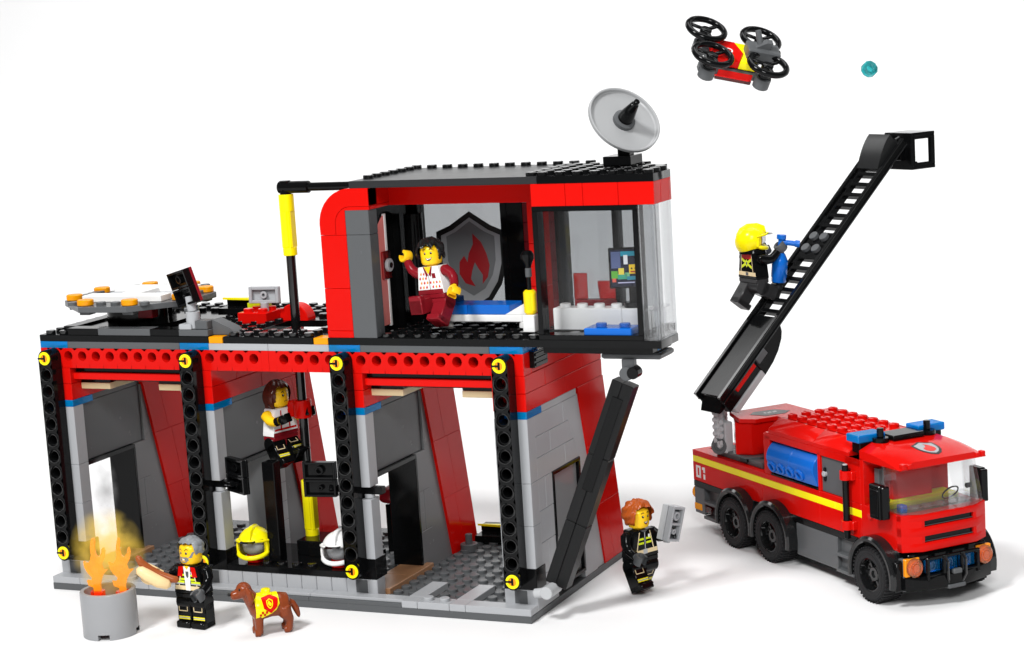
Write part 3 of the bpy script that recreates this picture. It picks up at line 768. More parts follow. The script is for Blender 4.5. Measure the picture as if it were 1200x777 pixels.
# ================================================================== the fire engine
TR = thing('fire_engine', 'red six-wheeled toy fire engine numbered 01 with a yellow stripe and raised black ladder', 'fire engine', (51.104, 9.562, 0), (0, 0, R(-40.7)), scale=1.03)
TR.scale = (1.03, 1.03 * .92, 1.03)      # the real body is a little under six studs wide
WING = plastic('black_gloss_plastic', (.010, .0105, .011), rough=.12, ior=1.45)
DBLU = clear('deep_clear_blue_plastic', (.0, .22, .55), rough=.06, body=.2)
SGLASS = clear('windscreen_plastic', (.97, .975, .98), gloss=.22)
def fire_engine():
    P = TR
    b = MB()
    b.box(-19.3, 1.6, -2.4, 2.4, .9, 2.64, DGR)
    for s in (-1, 1):
        ya, yb = (-3.0, -2.41) if s < 0 else (2.41, 3.0)
        b.box(-8.0, -3.9, ya, yb, .8, 2.64, DGR, .02)
        b.box(-3.88, -2.1, s * 2.3, s * 3.15, .75, .92, DGR, .02); b.box(-3.88, -2.1, s * 2.3, s * 3.15, 1.65, 1.82, DGR, .02); b.box(-3.88, -2.1, s * 2.3, s * 2.75, .92, 2.64, DGR, .02); b.box(-2.3, -2.1, s * 2.3, s * 3.0, .92, 2.6, DGR, .02)
        b.box(-19.45, -18.3, s * 2.2, s * 3.0, 1.0, 2.64, DGR, .03); b.box(-18.3, -16.2, s * 2.2, s * 3.1, .8, 1.0, DGR, .02); b.box(-18.3, -16.2, s * 2.2, s * 3.1, 1.75, 1.92, DGR, .02); b.box(-18.3, -16.2, s * 2.2, s * 2.6, 1.0, 2.64, DGR); b.box(-17.0, -16.2, s * 2.5, s * 2.95, 1.2, 1.75, DGR)
    b.box(1.6, 2.2, -3.0, -2.75, .95, 2.7, DGR); b.box(1.6, 2.2, 2.75, 3.0, .95, 2.7, DGR)
    b.build('chassis', P)
    b = MB(); b.box(-19.48, 1.8, -3, 3, 2.66, 3.04, BLK, .02); b.build('sill', P)
    b = MB()
    # lower body in long bricks
    for s in (-1, 1):
        for u0, u1 in ((-19.5, -11.5), (-11.5, -5.5), (-5.5, -1.5)): b.box(u0 + .006, u1 - .006, s * 3.0, s * 2.0, 3.05, 4.2, RED, .02)
        for u0, u1 in ((-19.5, -15.5), (-15.5, -11.0), (-11.0, -5.5), (-5.5, -1.5)): b.box(u0 + .006, u1 - .006, s * 3.0, s * 2.0, 4.61, 4.95, RED, .02)
    b.box(-19.5, -1.5, -2.0, 2.0, 3.05, 4.9, RED, .02); b.box(-19.5, -19.0, -2.99, 2.99, 3.06, 4.94, RED, .02)
    # upper body
    for s in (-1, 1):
        b.box(-11.0, -10.5, s * 3.0, s * 2.0, 4.96, 7.2, RED, .02); b.box(-5.6, -5.35, s * 3.0, s * 2.0, 4.96, 7.2, RED, .02)
        b.box(-2.9, -1.5, s * 3.0, s * 2.0, 4.96, 6.35, RED, .02); b.box(-2.9, -1.5, s * 3.0, s * 2.0, 6.36, 7.4, RED, .02)
        b.box(-11.0, -1.5, s * 3.0, s * 2.0, 7.0, 7.4, RED, .02)
        for u0, u1 in ((-10.6, -6.0), (-6.0, -2.5)):
            b.prism([(s * 3.0, 7.41), (s * 3.0, 7.62), (s * 2.1, 8.2), (s * 1.9, 8.2), (s * 1.9, 7.41)], 'x', u0 + .006, u1 - .006, RED, .015)
        b.box(-11.0, -2.5, s * 2.02, s * 1.7, 4.95, 7.4, RED)
    b.box(-11.2, -10.8, -2.98, 2.98, 4.95, 7.3, RED, .02)
    b.prism([(-11.6, 7.3), (-11.6, 7.45), (-10.6, 8.2), (-10.6, 7.3)], 'y', -2.0, 2.0, RED)
    b.box(-11, -2.4, -2.0, 2.0, 7.4, 8.2, RED, .02)
    b.studs(-10.6, -3.6, -2, 2, 8.2, RED)
    for i in range(7):
        for j in range(-2, 2): b.mark(-10.1 + i, j + .5, 8.405)
    b.build('body', P)
    b = MB()
    for s in (-1, 1):
        for u0, u1 in ((-19.5, -14.0), (-14.0, -8.0), (-8.0, -4.0), (-4.0, -1.5)): b.box(u0 + .006, u1 - .006, s * 3.0, s * 2.0, 4.205, 4.605, NEO, .02)
    b.build('stripe', P)
    b = MB()
    def seg(x0, x1, z0, z1): b.box(x0, x1, -3.012, -2.99, z0, z1, WHT, .002)
    x = -19.12
    seg(x, x + .17, 3.40, 3.95); seg(x + .37, x + .54, 3.34, 3.90); seg(x, x + .54, 3.90, 4.03); seg(x, x + .54, 3.28, 3.42)
    seg(x + .86, x + 1.06, 3.27, 3.58); seg(x + .86, x + 1.06, 3.68, 4.02); seg(x + .72, x + .87, 3.84, 4.0)
    b.build('number', P)
    for s in (-1, 1):
        b = MB()
        pr = [(s * 2.2, 5.05)] + [(s * (2.2 + 1.15 * math.sin(R(a))), 6.0 - .0 + 1.05 * math.cos(R(a))) for a in range(0, 100, 10)] + [(s * 3.0, 5.15)]
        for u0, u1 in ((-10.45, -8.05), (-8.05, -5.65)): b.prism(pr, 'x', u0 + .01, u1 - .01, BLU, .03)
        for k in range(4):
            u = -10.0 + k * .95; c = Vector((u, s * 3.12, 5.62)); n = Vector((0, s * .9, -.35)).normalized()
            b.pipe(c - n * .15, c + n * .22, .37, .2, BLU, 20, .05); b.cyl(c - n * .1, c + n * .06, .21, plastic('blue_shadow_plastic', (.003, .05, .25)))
        b.box(-10.45, -5.65, s * 3.02, s * 2.3, 4.97, 5.06, BLK, .01)
        b.build('water_tank', P)
        b = MB(); b.box(-5.34, -2.91, s * 2.86, s * 2.7, 4.97, 6.99, plastic('panel_grey_plastic', (.085, .095, .10), rough=.15), .01); b.cyl((-5.0, s * 2.8, 6.0), (-5.0, s * 3.05, 6.0), .16, LGR); b.cyl((-5.0, s * 2.9, 6.35), (-5.0, s * 2.9, 5.6), .1, BLK); b.build('side_window', P)
        b = MB(); b.cyl((-2.42, s * 3.35, 2.95), (-2.42, s * 3.35, 7.0), .2, BLK); b.cyl((-2.42, s * 3.35, 7.0), (-2.42, s * 3.35, 7.06), .14, SILV); rod = b.build('rod', P)
        for z in (3.45, 6.2):
            b = MB(); b.box(-2.7, -1.9, s * 2.98, s * 3.3, z, z + .5, RED, .04); b.pipe((-2.42, s * 3.35, z), (-2.42, s * 3.35, z + .5), .33, .2, RED); b.build('clip', rod)
        b = MB(); b.box(.25, 1.2, s * 3.3, s * 3.75, 4.7, 6.55, BLK, .06); b.box(.35, 1.1, s * 3.72, s * 3.8, 4.9, 6.3, BLK, .02); b.box(1.2, 1.45, s * 3.2, s * 3.7, 4.75, 6.5, BLK, .05); b.cyl((.7, s * 2.7, 5.6), (.7, s * 3.4, 5.6), .14, BLK); b.build('mirror', P)
    # cab
    b = MB()
    for s in (-1, 1):
        b.box(-1.49, 1.7, s * 3.0, s * 2.6, 3.05, 4.98, RED, .02); b.stud(0, 0, 0) if False else None
        b.cyl((-.6, s * 2.9, 4.55), (-.6, s * 3.15, 4.5), .2, RED)
        b.box(-1.5, -1.2, s * 3.0, s * 1.0, 4.96, 7.5, RED, .02)
    b.prism([(1.7, -3.0), (2.0, -2.95), (2.5, -1.9), (2.5, 1.9), (2.0, 2.95), (1.7, 3.0)], 'z', 3.02, 3.48, RED, .02)
    b.prism([(1.7, -3.0), (2.0, -2.95), (2.5, -1.9), (2.5, 1.9), (2.0, 2.95), (1.7, 3.0)], 'z', 3.84, 4.32, RED, .02)
    b.prism([(1.7, -3.0), (2.0, -2.95), (2.5, -1.9), (2.5, 1.9), (2.0, 2.95), (1.7, 3.0)], 'z', 4.66, 5.0, RED, .02)
    for s in (-1, 1):
        b.prism([(1.7, s * 3.0), (2.0, s * 2.95), (2.495, s * 1.895), (2.2, s * 1.72), (1.7, s * 1.8)], 'z', 3.03, 4.99, RED, .0)
        for z in (3.46, 4.30): b.box(2.1, 2.49, s * 1.89, s * 1.7, z, z + .4, RED, .01)
    b.box(-1.4, -1.3, -2.8, 1.3, 3.1, 7.4, RED); b.box(-1.4, -1.3, 1.3, 2.8, 3.1, 5.0, RED)
    b.build('cab', P)
    b = MB(); b.box(1.75, 2.33, -1.88, 1.88, 3.1, 4.95, BLK, .01)
    for z in (3.5, 4.34): b.box(2.0, 2.42, -1.75, 1.75, z + .02, z + .05, DGR, .01)
    b.build('grille', P)
    b = MB(); b.box(-1.2, 1.7, -2.6, 2.6, 4.6, 4.9, DGR); b.box(-1.2, .2, -2.6, 2.6, 4.9, 5.2, LIME); b.box(-1.1, -.4, -1.6, 1.2, 5.2, 7.2, RED); b.box(-1.0, -.6, -2.4, -2.0, 4.9, 7.0, DGR)
    b.push(T(1.2, 1.2, 5.5) @ RY(-50)); b.lathe([(.5, 0), (.55, .05), (.5, .1), (.45, .05), (.5, 0)], BLK, 18, cap=False); b.pop()
    b.box(.8, 1.3, -2.3, -1.9, 4.9, 5.3, BLU)
    b.build('cab_interior', P)
    # windscreen: one clear moulding, front pane and two sides leaning in towards the roof
    b = MB()
    lo = [(.3, -2.95), (1.95, -2.85), (2.45, -1.85), (2.45, 1.85), (1.95, 2.85), (.3, 2.95)]
    hi = [(.3, -2.8), (1.45, -2.75), (1.75, -2.3), (1.75, 2.3), (1.45, 2.75), (.3, 2.8)]
    t = .88
    vs = [(x, y, 5.02) for x, y in lo] + [(x, y, 7.4) for x, y in hi] + [(x * t if x > .5 else x, y * .965, 5.02) for x, y in lo] + [(x * t if x > .5 else x, y * .965, 7.4) for x, y in hi]
    fs = []
    for i in range(5): fs += [[i, i + 1, 7 + i, 6 + i], [12 + i, 18 + i, 19 + i, 13 + i]]
    fs += [[0, 6, 18, 12], [5, 17, 23, 11]] + [[i, 12 + i, 13 + i, i + 1] for i in range(5)] + [[6 + i, 7 + i, 19 + i, 18 + i] for i in range(5)]
    b.add(vs, fs, SGLASS)
    b.prism([(x, y) for x, y in lo], 'z', 5.02, 5.12, SGLASS); b.prism([(x * .93 if x > .5 else x, y * .93) for x, y in lo], 'z', 5.3, 5.36, SGLASS)
    for k in range(-2, 3): b.pipe((1.75, k * .9, 5.12), (1.75, k * .9, 5.36), .28, .2, SGLASS)
    b.build('windscreen', P)
    # roof visor over the cab
    b = MB()
    n = 8
    def top(u, k):   # curved top line, k=0 middle .. 1 outer edge
        f = min(1, max(0, (u + 1.2) / 3.3)); return 8.25 - .48 * f ** 1.7 - (.0 if k < .5 else .34)
    rows = [-1.5 + 3.65 * i / n for i in range(n + 1)]
    ws = [(-3.0, 1), (-2.1, 0), (-.05, 0), (.05, 0), (2.1, 0), (3.0, 1)]
    vs = [(u, w if abs(w) < 2.5 else w, top(u, k)) for u in rows for w, k in ws]; fs = []; c = len(ws)
    for i in range(n):
        for j in range(c - 1): fs.append([i * c + j, i * c + j + 1, (i + 1) * c + j + 1, (i + 1) * c + j])
    o = len(vs); vs += [(u, w, 7.42) for u in rows for w, k in ws]
    for i in range(n):
        for j in range(c - 1): fs.append([o + i * c + j, o + (i + 1) * c + j, o + (i + 1) * c + j + 1, o + i * c + j + 1])
        fs += [[i * c, (i + 1) * c, o + (i + 1) * c, o + i * c], [i * c + c - 1, o + i * c + c - 1, o + (i + 1) * c + c - 1, (i + 1) * c + c - 1]]
    for j in range(c - 1): fs += [[n * c + j, n * c + j + 1, o + n * c + j + 1, o + n * c + j], [j, o + j, o + j + 1, j + 1]]
    b.add(vs, fs, RED)
    for w in (-2.75, -2.35, 2.35, 2.75): b.box(1.9, 2.25, w - .13, w + .13, 7.45, 7.75 if abs(w) > 2.5 else 7.7, RED, .03)
    b.smooth = 25
    vis = b.build('roof_visor', P)
    b = MB()
    sh = flat_shield(1.5, 2.1)
    def emb(poly, dz, m):
        b.poly([(-.30 + (1 - z / 2.1) * 2.1, -x + .0, top(-.30 + (1 - z / 2.1) * 2.1, 0) + dz) for x, z in poly], m)
    # laid on the roof, the point towards the windscreen; cut into strips so it follows the curve
    def emb2(poly, dz, m):
        zs = sorted({round(z, 3) for x, z in poly} | {i * .1 for i in range(22)})
        def span(z):
            xs = []
            for (x0, z0), (x1, z1) in zip(poly, poly[1:] + poly[:1]):
                if (z0 - z) * (z1 - z) <= 0 and z0 != z1: xs.append(x0 + (x1 - x0) * (z - z0) / (z1 - z0))
            return (min(xs), max(xs)) if len(xs) > 1 else None
        for za, zb in zip(zs, zs[1:]):
            A = span(za + 1e-4); B = span(zb - 1e-4)
            if A and B:
                g = lambda x, z: (1.75 - z * .9, x, top(1.75 - z * .9, 0) + dz)
                b.poly([g(A[0], za), g(A[1], za), g(B[1], zb), g(B[0], zb)], m)
    emb2(sh, .012, INK); emb2([(x * .82, .22 + z * .81) for x, z in sh], .02, LGR)
    emb2([(x * 1.0, .45 + z * 1.15) for x, z in FLAME[:13]], .028, plastic('emblem_bright_red', (.62, .02, .012)))
    b.build('shield_emblem', vis)
    # light bar
    b = MB(); b.box(-2.5, -.9, -3.0, 3.0, 8.21, 8.34, BLK) if False else b.box(-2.3, -1.55, -2.9, 2.9, 7.7, 8.3, BLK); b.box(-2.2, -.8, -1.1, 1.1, 8.28, 8.56, BLK, .04)
    for w in (-1.65, 1.65): b.cyl((-1.3, w, 8.22), (-1.3, w, 8.5), .48, BLK); b.cyl((-1.3, w, 8.5), (-1.3, w, 9.0), .2, BLK)
    bar = b.build('light_bar', P)
    for s in (-1, 1):
        b = MB(); b.box(-2.6, -1.45, s * 3.08, s * 1.15, 8.28, 8.70, TBLU, .05); b.box(-2.5, -1.6, s * 2.95, s * 1.3, 8.3, 8.5, TBLU, .03); b.build('blue_lamp', bar)
    # wheels
    wheel = None
    for u in (0, -10, -14):
        for s in (-1, 1):
            if wheel is None:
                wheel = bpy.data.objects.new('wheel', None); COL.objects.link(wheel); wheel.parent = P
                b = MB(); b.push(RX(90))
                b.lathe([(.92, -.70), (1.30, -.72), (1.44, -.62), (1.48, -.5), (1.48, .5), (1.44, .62), (1.30, .72), (.92, .70), (.88, .2), (.88, -.2), (.92, -.70)], RUB, 48, cap=False)
                for k in range(40):
                    b.push(RZ(9 * k)); b.box(1.43, 1.515, -.05, .05, .02, .69, RUB, .01); b.pop(); b.push(RZ(9 * k + 4.5)); b.box(1.43, 1.515, -.05, .05, -.69, -.02, RUB, .01); b.pop()
                b.lathe([(1.12, .70), (1.16, .735), (1.2, .72)], RUB, 40, cap=False); b.lathe([(1.34, .685), (1.37, .715), (1.40, .66)], RUB, 40, cap=False)
                b.pop(); b.build('tyre', wheel)
                b = MB(); b.push(RX(90))
                b.lathe([(.93, .5), (.90, .66), (.84, .68), (.80, .55), (.72, .25), (.45, .15), (.001, .15)], GBLK, 36, cap=False); b.lathe([(.93, -.5), (.5, -.5), (.001, -.4)], BLK, 24, cap=False); b.lathe([(.4, .15), (.4, .36), (.36, .4), (.2, .4), (.18, .3), (.001, .3)], WING, 24, cap=False)
                for k in range(6): b.push(RZ(60 * k)); b.box(.36, .8, -.09, .09, .2, .36, WING, .03); b.pop(); b.push(RZ(60 * k + 30)); b.cyl((.58, 0, .1), (.58, 0, .3), .07, BLK, seg=8); b.pop()
                b.pop(); b.build('rim', wheel)
                c = wheel
            else: c = copy_tree(wheel, P)
            c.location = (u, s * 3.02, 1.5)
            if s > 0: c.rotation_euler = (0, 0, PI)
    for u in (0, -10, -14):
        for s in (-1, 1):
            b = MB()
            ro, ri = 2.08, 1.74; pr = []
            a0, a1 = (-12, 192)
            pr = [(u + ro * math.cos(R(a0 + (a1 - a0) * k / 22)), 1.5 + ro * math.sin(R(a0 + (a1 - a0) * k / 22))) for k in range(23)] + [(u + ri * math.cos(R(a1 + (a0 - a1) * k / 22)), 1.5 + ri * math.sin(R(a1 + (a0 - a1) * k / 22))) for k in range(23)]
            # build as a ribbon with a rounded lip
            vs = []; fs = []
            sec = [(ri, 2.6), (ri, 3.66), (ri + .08, 3.74), (ro - .12, 3.74), (ro, 3.62), (ro, 2.6)]
            N = 26
            for k in range(N + 1):
                a = R(a0 + (a1 - a0) * k / N)
                for r, w in sec: vs.append((u + r * math.cos(a), s * w, 1.5 + r * math.sin(a)))
            m = len(sec)
            for k in range(N):
                for q in range(m): fs.append([k * m + q, k * m + (q + 1) % m, (k + 1) * m + (q + 1) % m, (k + 1) * m + q])
            fs += [list(range(m)), [N * m + q for q in range(m)][::-1]]
            b.add(vs, fs, WING); b.smooth = 40
            if u == 0: b.box(1.75, 2.1, s * 2.6, s * (3.5 if s < 0 else 3.05), .95, 2.6, BLK, .1)
            b.build('fender', P)
    # bumper, lamps, bull bar
    b = MB()
    b.prism([(1.7, -3.1), (2.3, -3.0), (2.75, -1.6), (2.95, -.6), (2.95, .6), (2.75, 1.6), (2.3, 3.0), (1.7, 3.1)], 'z', 1.0, 1.72, BLK, .04)
    b.box(2.7, 3.05, -.6, .6, .95, 1.15, DGR, .03); b.box(2.85, 3.1, -.25, .35, 1.7, 1.95, DGR, .04)
    bp = b.build('bumper', P)
    b = MB()
    for w in (-1.75, -.62, .62, 1.75): b.box(2.62, 2.82, w - .09, w + .09, 1.5, 2.72, BLK, .03)
    for w0, w1 in ((-1.85, 1.85),): b.box(2.62, 2.8, w0, w1, 2.58, 2.74, BLK, .03); b.box(2.6, 2.8, w0, w1, 1.66, 1.8, BLK, .03)
    for w in (-.62, .62): b.tube([(2.82, w, 2.7), (3.05, w, 2.4), (3.05, w, 1.6), (2.85, w * .7, 1.1)], .08, WING, 8)
    b.build('bull_bar', bp)
    b = MB(); b.box(2.1, 2.24, -2.7, 2.7, 1.72, 2.9, BLK)
    for w in (-1.2, 0, 1.2): b.box(2.25, 2.5, w - .5, w + .5, 1.8, 2.5, DBLU, .04)
    for w in (-1.3, -.1, 1.1): b.pipe((2.5, w, 2.2), (2.56, w, 2.2), .26, .15, DBLU)
    b.build('blue_lamp', bp)
    for s in (-1, 1):
        b = MB(); b.box(2.1, 2.35, s * 2.0, s * 3.0, 1.76, 2.72, plastic('orange_plastic', (.85, .28, .01)), .04)
        h = b.build('headlight', bp)
        b = MB(); c = Vector((2.3, s * 2.45, 2.24)); b.cyl(c, c + Vector((.32, 0, 0)), .5, LAMP, seg=28, c=.07); b.pipe(c + Vector((.32, 0, 0)), c + Vector((.36, 0, 0)), .40, .33, LAMP, 28); b.cyl(c + Vector((.32, 0, 0)), c + Vector((.37, 0, 0)), .24, LAMP, seg=24); b.build('lens', h)
        b = MB(); b.box(-19.5, -18.6, s * 3.03, s * 2.9, 1.2, 1.62, TORG, .04); b.box(-18.5, -17.6, s * 2.95, s * 2.8, 1.15, 1.6, TRED, .04); b.cyl((-19.4, s * 2.6, 2.2), (-19.75, s * 2.6, 2.2), .42, TORG); b.build('tail_lamp', P)
    # turret box and turntable on the rear deck
    b = MB()
    b.box(-17.2, -12.0, -2.6, 2.6, 4.96, 5.3, DGR, .03); b.prism([(-17.0, -2.0), (-16.4, -2.75), (-13.6, -2.75), (-13.0, -2.0), (-13, 2.4), (-17, 2.4)], 'z', 5.3, 5.42, DGR)
    b.box(-14.3, -13.5, -2.72, -2.5, 5.1, 5.3, BLK, .01)
    b.build('turntable', P)
    b = MB()
    b.prism([(-16.6, -1.6), (-14.5, -2.85), (-13.7, -2.15), (-13.6, -.6), (-11.2, -.6), (-11.2, 2.6), (-16.6, 2.6)], 'z', 5.43, 7.35, RED, .06)
    b.prism([(-16.4, -2.0), (-14.15, -2.75), (-13.45, -2.0), (-13.4, .1), (-12.0, .2), (-12.0, 2.4), (-16.4, 2.4)], 'z', 7.36, 7.62, RED, .04)
    b.prism([(-12.0, -.6), (-10.9, -1.9), (-10.9, 2.0), (-12.0, 2.0)], 'z', 5.4, 7.9, RED, .03)
    tb = b.build('turret', P)
    b = MB(); b.prism([(-15.3, -.9), (-14.8, -1.5), (-13.9, -.9), (-13.8, .5), (-14.3, 1.2), (-15.2, .6)], 'z', 7.62, 7.635, INK)
    for k in range(5): b.box(-14.72 + (k % 2) * .12, -14.5 + (k % 2) * .08, -.55 + k * .2, -.43 + k * .2, 7.635, 7.645, WHT, .002)
    b.build('hatch', tb)
    # hinge fingers
    b = MB()
    for d in ((-.75, .6), (-.25, .2), (.25, -.2), (.75, -.6)):
        x, y = -17.0 + d[0] * 1.2, -2.3 + d[1] * 1.25
        b.box(x - .26, x + .26, y - .2, y + .2, 5.6, 8.0, SILV, .1); b.cyl((x - .3, y + .1, 8.1), (x + .3, y - .1, 8.1), .36, DGR)
        for k in range(5): b.cyl((x - .36, y, 5.95 + k * .42), (x + .36, y, 5.95 + k * .42), .17, SILV, seg=10); b.cyl((x, y - .4, 6.1 + k * .42), (x, y + .3, 6.1 + k * .42), .15, SILV, seg=10)
    b.cyl((-18.2, -1.3, 5.75), (-16.0, -3.15, 5.75), .5, DGR, seg=20, c=.08); b.pipe((-16.1, -3.05, 5.75), (-15.9, -3.22, 5.75), .5, .3, DGR, 20); b.box(-16.6, -15.6, -2.9, -2.3, 5.3, 7.2, SILV, .06)
    b.build('ladder_hinge', P)
    # ---------------- ladder
    lad = bpy.data.objects.new('ladder', None); COL.objects.link(lad); lad.parent = P
    lad.matrix_parent_inverse = (T(51.104, 9.562, 0) @ RZ(-40.7) @ Matrix.Diagonal((1.03, 1.03 * .92, 1.03, 1))).inverted() @ (T(51.265, 9.749, 0) @ RZ(-40.7) @ Matrix.Scale(1.03, 4))
    lad.location = (-17, 4, 0); lad.rotation_euler = (0, 0, R(98.7))
    eps = 42.14
    # frame: a along the ladder, w across, n up out of its face
    F = T(-7.83, 0, 9.13) @ RY(-eps)
    b = MB(); b.push(F)
    for s in (-1, 1):
        for a0, a1 in ((-.3, 9.9), (9.8, 20.6)):
            b.box(a0, a1, s * 1.25, s * .98, -.55, -.42, GBLK, .03); b.box(a0, a1, s * 1.25, s * .98, -.1, .03, GBLK, .03)
            b.box(a0, a1, s * 1.17, s * 1.03, -.44, -.08, BLK, .01)
    b.pop(); b.build('rail', lad)
    b = MB(); b.push(F)
    for k in range(15):
        a = 6.5 + k * .86
        if a > 18.0: break
        b.box(a - .15, a + .15, -1.0, .72, -.45, -.08, BLK, .04)
    b.box(6.0, 18.2, .58, .74, -.5, -.1, BLK, .02)
    for a in (7.4, 10.2, 13.3, 16.4): b.box(a, a + .8, .7, 1.1, -.5, -.08, BLK, .03); b.box(6.0, 18.2, -.98, -.9, -.5, -.1, BLK, .02)
    b.pop(); b.build('rung', lad)
    b = MB(); b.push(F)
    b.box(-.1, 6.1, -.95, .95, -.35, -.12, BLK, .03); b.prism([(-.8, -.9), (.0, -.35), (6, -.35), (6, -.6), (0.0, -1.0)], 'y', -.9, .9, BLK)
    b.pop(); b.build('trough', lad); b = MB(); b.push(F)
    b.box(10.9, 12.8, -.95, .95, -.32, -.08, BLK, .02)
    for a, w in ((11.4, -.45), (11.4, .45), (12.35, -.45), (12.35, .45)): b.push(T(a, w, -.08)); b.lathe([(.3, 0), (.3, .2), (.27, .23)], DGR, 14); b.pop()
    b.pop(); b.build('studded_plate', lad); b = MB(); b.push(F)
    cur = [(18.0 + 2.2 * k / 8, .02 + .75 * math.sin(R(90 * k / 8))) for k in range(9)]
    b.prism(cur + [(20.2, -.3), (18.0, -.3)], 'y', -.92, .92, plastic('slope_black_plastic', (.015, .0155, .016), rough=.25))
    b.pop(); b.build('curved_panel', lad)
    b = MB(); b.push(F)
    for s in (-1, 1):
        pa = [(5.95, -.55), (5.75, -.95), (5.42, -1.25), (4.71, -1.6), (3.94, -1.78), (3.0, -1.84), (3.0, -.55)]
        b.prism(pa, 'y', s * 1.12, s * .55, BLK, .03)
        b.box(-.3, 3.0, s * 1.1, s * .6, -1.35, -.55, BLK, .03); b.box(3.1, 4.0, s * 1.3, s * 1.0, -.92, -.45, DGR, .03)
    b.pop(); b.build('ladder_base', lad)
    for s in (-1, 1): b = MB(); b.push(F); b.box(.9, 2.9, s * 1.16, s * 1.05, -.88, -.5, RED, .01); b.pop(); b.build('red_strip', lad)
    b = MB(); b.push(F); b.box(-.0, 3.0, -1.2, 1.2, -1.78, -1.36, SILV, .03); b.pop(); b.build('grey_strip', lad)
    # rescue cage
    b = MB()
    x0, x1, y0, y1, z0, z1 = 8.2, 10.25, -1.15, 1.2, 20.9, 23.2; t = .22
    b.box(x0, x0 + t, y0, y1, z0, z1, BLK, .03); b.box(x0 + t, x1, y0, y1, z0, z0 + t, BLK, .03); b.box(x0 + t, x1, y0, y1, z1 - t, z1, BLK, .03)
    b.box(x1 - t - .12, x1, y0, y0 + .3, z0 + t, z1 - t, BLK, .03); b.box(x1 - t - .12, x1, y1 - .3, y1, z0 + t, z1 - t, BLK, .03); b.box(x0 + t, x0 + t + .12, y0, y0 + .3, z0 + t, z1 - t, BLK, .02)
    b.box(x0 + t, x0 + .55, y0 + .05, y0 + .3, z0 + t, z0 + .5, BLK, .02)
    b.box(x0 + t, x1 - t, y0 + .02, y0 + .25, z0 + .1, z0 + .42, BLK, .02); b.box(x0 + t, x1 - t, y0 + .02, y0 + .25, z1 - .42, z1 - .1, BLK, .02)
    for w in (.2, .75): b.cyl((x0 - .45, w + .3, z1 - .55), (x0, w + .3, z1 - .55), .25, BLK); b.cyl((x0 - .5, w + .12, z1 - .6), (x0 - .5, w + .48, z1 - .6), .32, BLK)
    b.tube([(x0 - .35, -.1, z1 - .8), (x0 - .3, -.1, z1 - .4), (x0 + .05, -.1, z1 - .28)], .12, WING, 8)
    b.box(x0 - .4, x0, -.6, .6, z0 + .6, z0 + 1.6, BLK, .04)
    b.build('rescue_cage', lad)
fire_engine()

# ================================================================== toy figures
def head_profile(): return [(.001, 3.66), (.42, 3.67), (.56, 3.74), (.625, 3.90), (.63, 4.52), (.585, 4.70), (.44, 4.81), (.30, 4.83), (.30, 4.98), (.27, 5.02), (.001, 5.02)]
def on_head(mb, yaw, pts, m, eps=.006):
    """pts (degrees to the figure's left of the nose, z) laid on the head's cylinder"""
    P = []
    for a, z in pts:
        t = R(-90 + a + yaw); r = .632 + eps; P.append((r * math.cos(t), r * math.sin(t), z))
    mb.poly(P, m)
def oval(a, z, ra, rz, n=14): return [(a + ra * math.cos(2 * PI * k / n), z + rz * math.sin(2 * PI * k / n)) for k in range(n)]
def face(mb, yaw, brow=0.0, smile='grin', extras=None, lashes=False, stern=False):
    for s in (-1, 1):
        on_head(mb, yaw, oval(s * 17, 4.38, 6.2, .075), INK, .008); on_head(mb, yaw, oval(s * 17 + 2, 4.41, 1.8, .022), WHT, .013)
        z = 4.55 + brow
        tilt = -.06 if stern else .03
        on_head(mb, yaw, [(s * 9, z + tilt), (s * 18, z + .05), (s * 28, z - .01), (s * 28, z + .03), (s * 18, z + .10), (s * 9, z + tilt + .05)], DKBR if not stern else INK, .008)
        if lashes: on_head(mb, yaw, [(s * 22, 4.42), (s * 27, 4.47), (s * 23, 4.39)], INK, .008)
    if smile == 'grin':
        on_head(mb, yaw, [(-18, 4.14), (-8, 4.08), (0, 4.07), (10, 4.09), (19, 4.17), (14, 4.02), (4, 3.94), (-6, 3.95), (-14, 4.03)], INK, .008)
        on_head(mb, yaw, [(-15, 4.115), (-6, 4.065), (2, 4.06), (10, 4.08), (16, 4.13), (12, 4.05), (2, 4.0), (-8, 4.01)], WHT, .012)
    elif smile == 'open':
        on_head(mb, yaw, [(-14, 4.12), (0, 4.07), (14, 4.13), (10, 3.98), (2, 3.92), (-8, 3.96)], INK, .008)
        on_head(mb, yaw, [(-10, 4.09), (0, 4.06), (10, 4.10), (6, 4.03), (-6, 4.02)], WHT, .012); on_head(mb, yaw, oval(1, 3.965, 5, .03), PINK, .012)
    else:
        on_head(mb, yaw, [(-13, 4.04), (0, 4.06), (12, 4.05), (12, 4.02), (0, 4.03), (-13, 4.0)], INK, .008)
    if extras: extras(mb, yaw)

def torso_pt(x, z, side=-1, eps=.008):
    return (x * (1 - .22 * (z - 2.0) / 1.6), side * (.48 + eps), z)
def torso_print(mb, pts, m, side=-1, eps=.008):
    mb.poly([torso_pt(x, z, side, eps) for x, z in pts], m)
def rect(x0, x1, z0, z1): return [(x0, z0), (x1, z0), (x1, z1), (x0, z1)]

